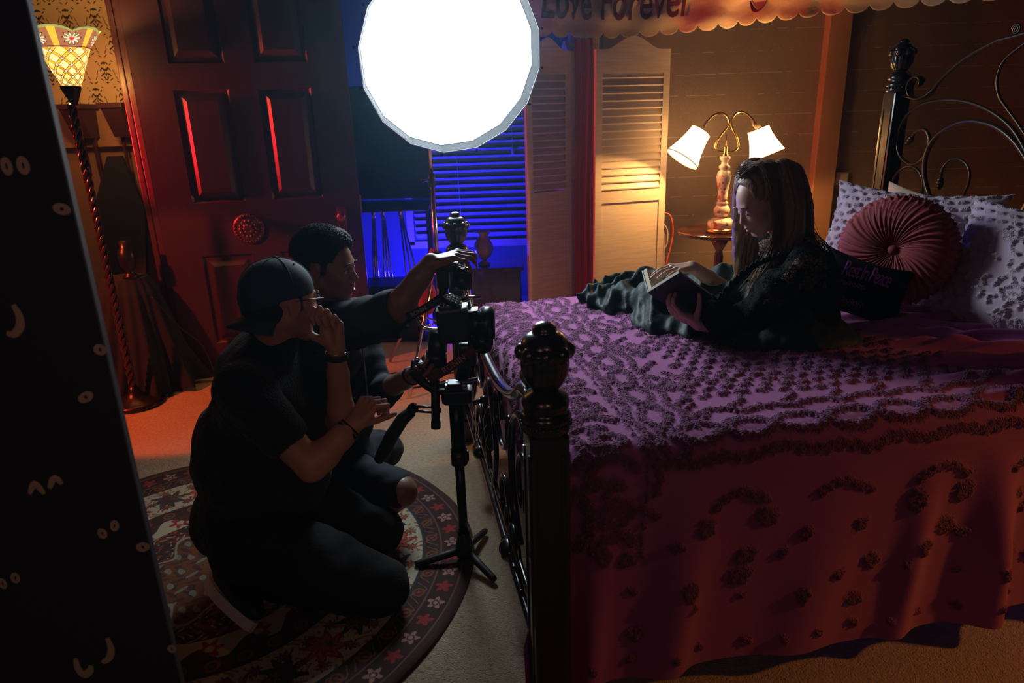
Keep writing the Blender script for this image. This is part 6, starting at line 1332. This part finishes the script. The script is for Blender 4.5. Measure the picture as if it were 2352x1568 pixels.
m = MB(); c = A_(1108, 742); m.tube([A_(1078, 742), c], .044, 32).tube([c, c+Vector((.035, -.004, -.002))], .056, 36).tube([c+Vector((.033, -.004, -.002)), c+Vector((.040, -.004, -.002))], .050, 36); m.build('lens', 'black_plastic', cm)
m = MB(); c = A_(1112, 690); m.tube([A_(1098, 742, -.056), A_(1122, 739, -.056)], .0012, 6); m.box(A_(1078, 712, -.01), (.055, .05, .006), rotc, bevel=.001); m.build('lens_marking', 'grey_metal', cm)
scr = MB(); c = A_(1036, 688, -.02); rs = Matrix.Rotation(R(28), 3, 'Y') @ Matrix.Rotation(R(20), 3, 'X'); scr.box(c, (.062, .055, .010), rs, bevel=.002); s = scr.build('control_panel', 'black_metal', cm)
m = MB()
for i in range(4):
    for j in range(3): m.box(c+rs @ Vector((-.018+.012*i, -.014+.013*j, .0065)), (.008, .008, .003), rs, bevel=.0008)
m.build('button', 'grey_metal', s)
m = MB(); m.tube(catmull([A_(1012, 700, -.03), A_(1016, 684, -.03), A_(1028, 676, -.03), A_(1040, 680, -.03)], 6), .004, 8).tube(catmull([A_(1018, 706, -.035), A_(1022, 690, -.035), A_(1034, 684, -.035)], 6), .003, 8); m.build('dial_rim', 'chrome', cm)
m = MB(); m.tube([A_(1056, 688), A_(1104, 683)], .0045, 10).tube([A_(1060, 682), A_(1104, 680)], .003, 8).tube([A_(1067, 655, .01), A_(1080, 708, .01)], .0052, 10); m.build('support_rod', 'chrome', cm)
m = MB(); m.box(A_(1018, 635, .01), (.040, .05, .075), bevel=.008).box(A_(1030, 612, .01), (.065, .05, .03), bevel=.008).tube([A_(1020, 650), A_(1014, 720)], .015, 14); m.build('top_handle', 'black_rubber', cm)
m = MB(); m.tube([A_(1042, 645, -.01), A_(1080, 645, -.01)], .030, 28).tube([A_(1079, 645, -.01), A_(1084, 645, -.01)], .026, 28).tube([A_(1042, 622, -.01), A_(1082, 620, -.01)], .0085, 12); m.build('follow_motor', 'black_plastic', cm)
m = MB(); m.tube([A_(1068, 620, -.01), A_(1083, 620, -.01)], .0095, 14).tube([A_(1056, 612, -.01), A_(1056, 624, -.01)], .004, 8); m.build('knob', 'chrome', cm)
# straps with lettering
def strap(a, b, w, bend, mtl, txt, size, name='neck_strap', tpos=.55, toff=0):
    a, b = Vector(a), Vector(b); d = b-a; L = d.length; x = d.normalized(); vw = Vector((0, 0, CAM_H))-a.lerp(b, .5); z = (vw-x*vw.dot(x)).normalized(); y = z.cross(x); n = 24; V = []
    f = lambda t, q: a+d*t+y*(q+bend*math.sin(PI*t))+z*.012*math.sin(PI*t)
    for i in range(n+1):
        for q in (-w/2, w/2): V.append(f(i/n, q))
    m = MB(); m.add(V, [(2*i, 2*i+2, 2*i+3, 2*i+1) for i in range(n)]); o = m.build(name, mtl, gb); so = o.modifiers.new('t', 'SOLIDIFY'); so.thickness = .0025; so.offset = 0
    text_mesh('lettering', txt, size, None, 'strap_text', o, extrude=.0003, offset=.0006, spacing=1.05, warp=lambda c: f(tpos+c.x/L, c.y+toff)+z*.0022)
strap(A_(985, 872, -.05), A_(1112, 782, -.07), .030, -.006, 'strap_red', 'RONIN', .027, tpos=.46)
strap(A_(935, 728, -.04), A_(1015, 682, -.04), .026, -.004, 'black_rubber', 'RONIN', .017, tpos=.34)
tag(MB().ball(at(998, 628, 4.02), .004, 8).build('indicator_light', emis('red_led', (1, .02, .02), 6)), 'tiny red indicator light glowing on the light stand', 'indicator light')
# ------------------------------------------------------------------ thin haze hanging in the dark room
_nt = w.node_tree; vs_ = _nt.nodes.new('ShaderNodeVolumeScatter'); vs_.inputs['Color'].default_value = (.38, .76, 1, 1); vs_.inputs['Density'].default_value = .0042; vs_.inputs['Anisotropy'].default_value = .72
_nt.links.new(vs_.outputs[0], _nt.nodes['World Output'].inputs['Volume'])
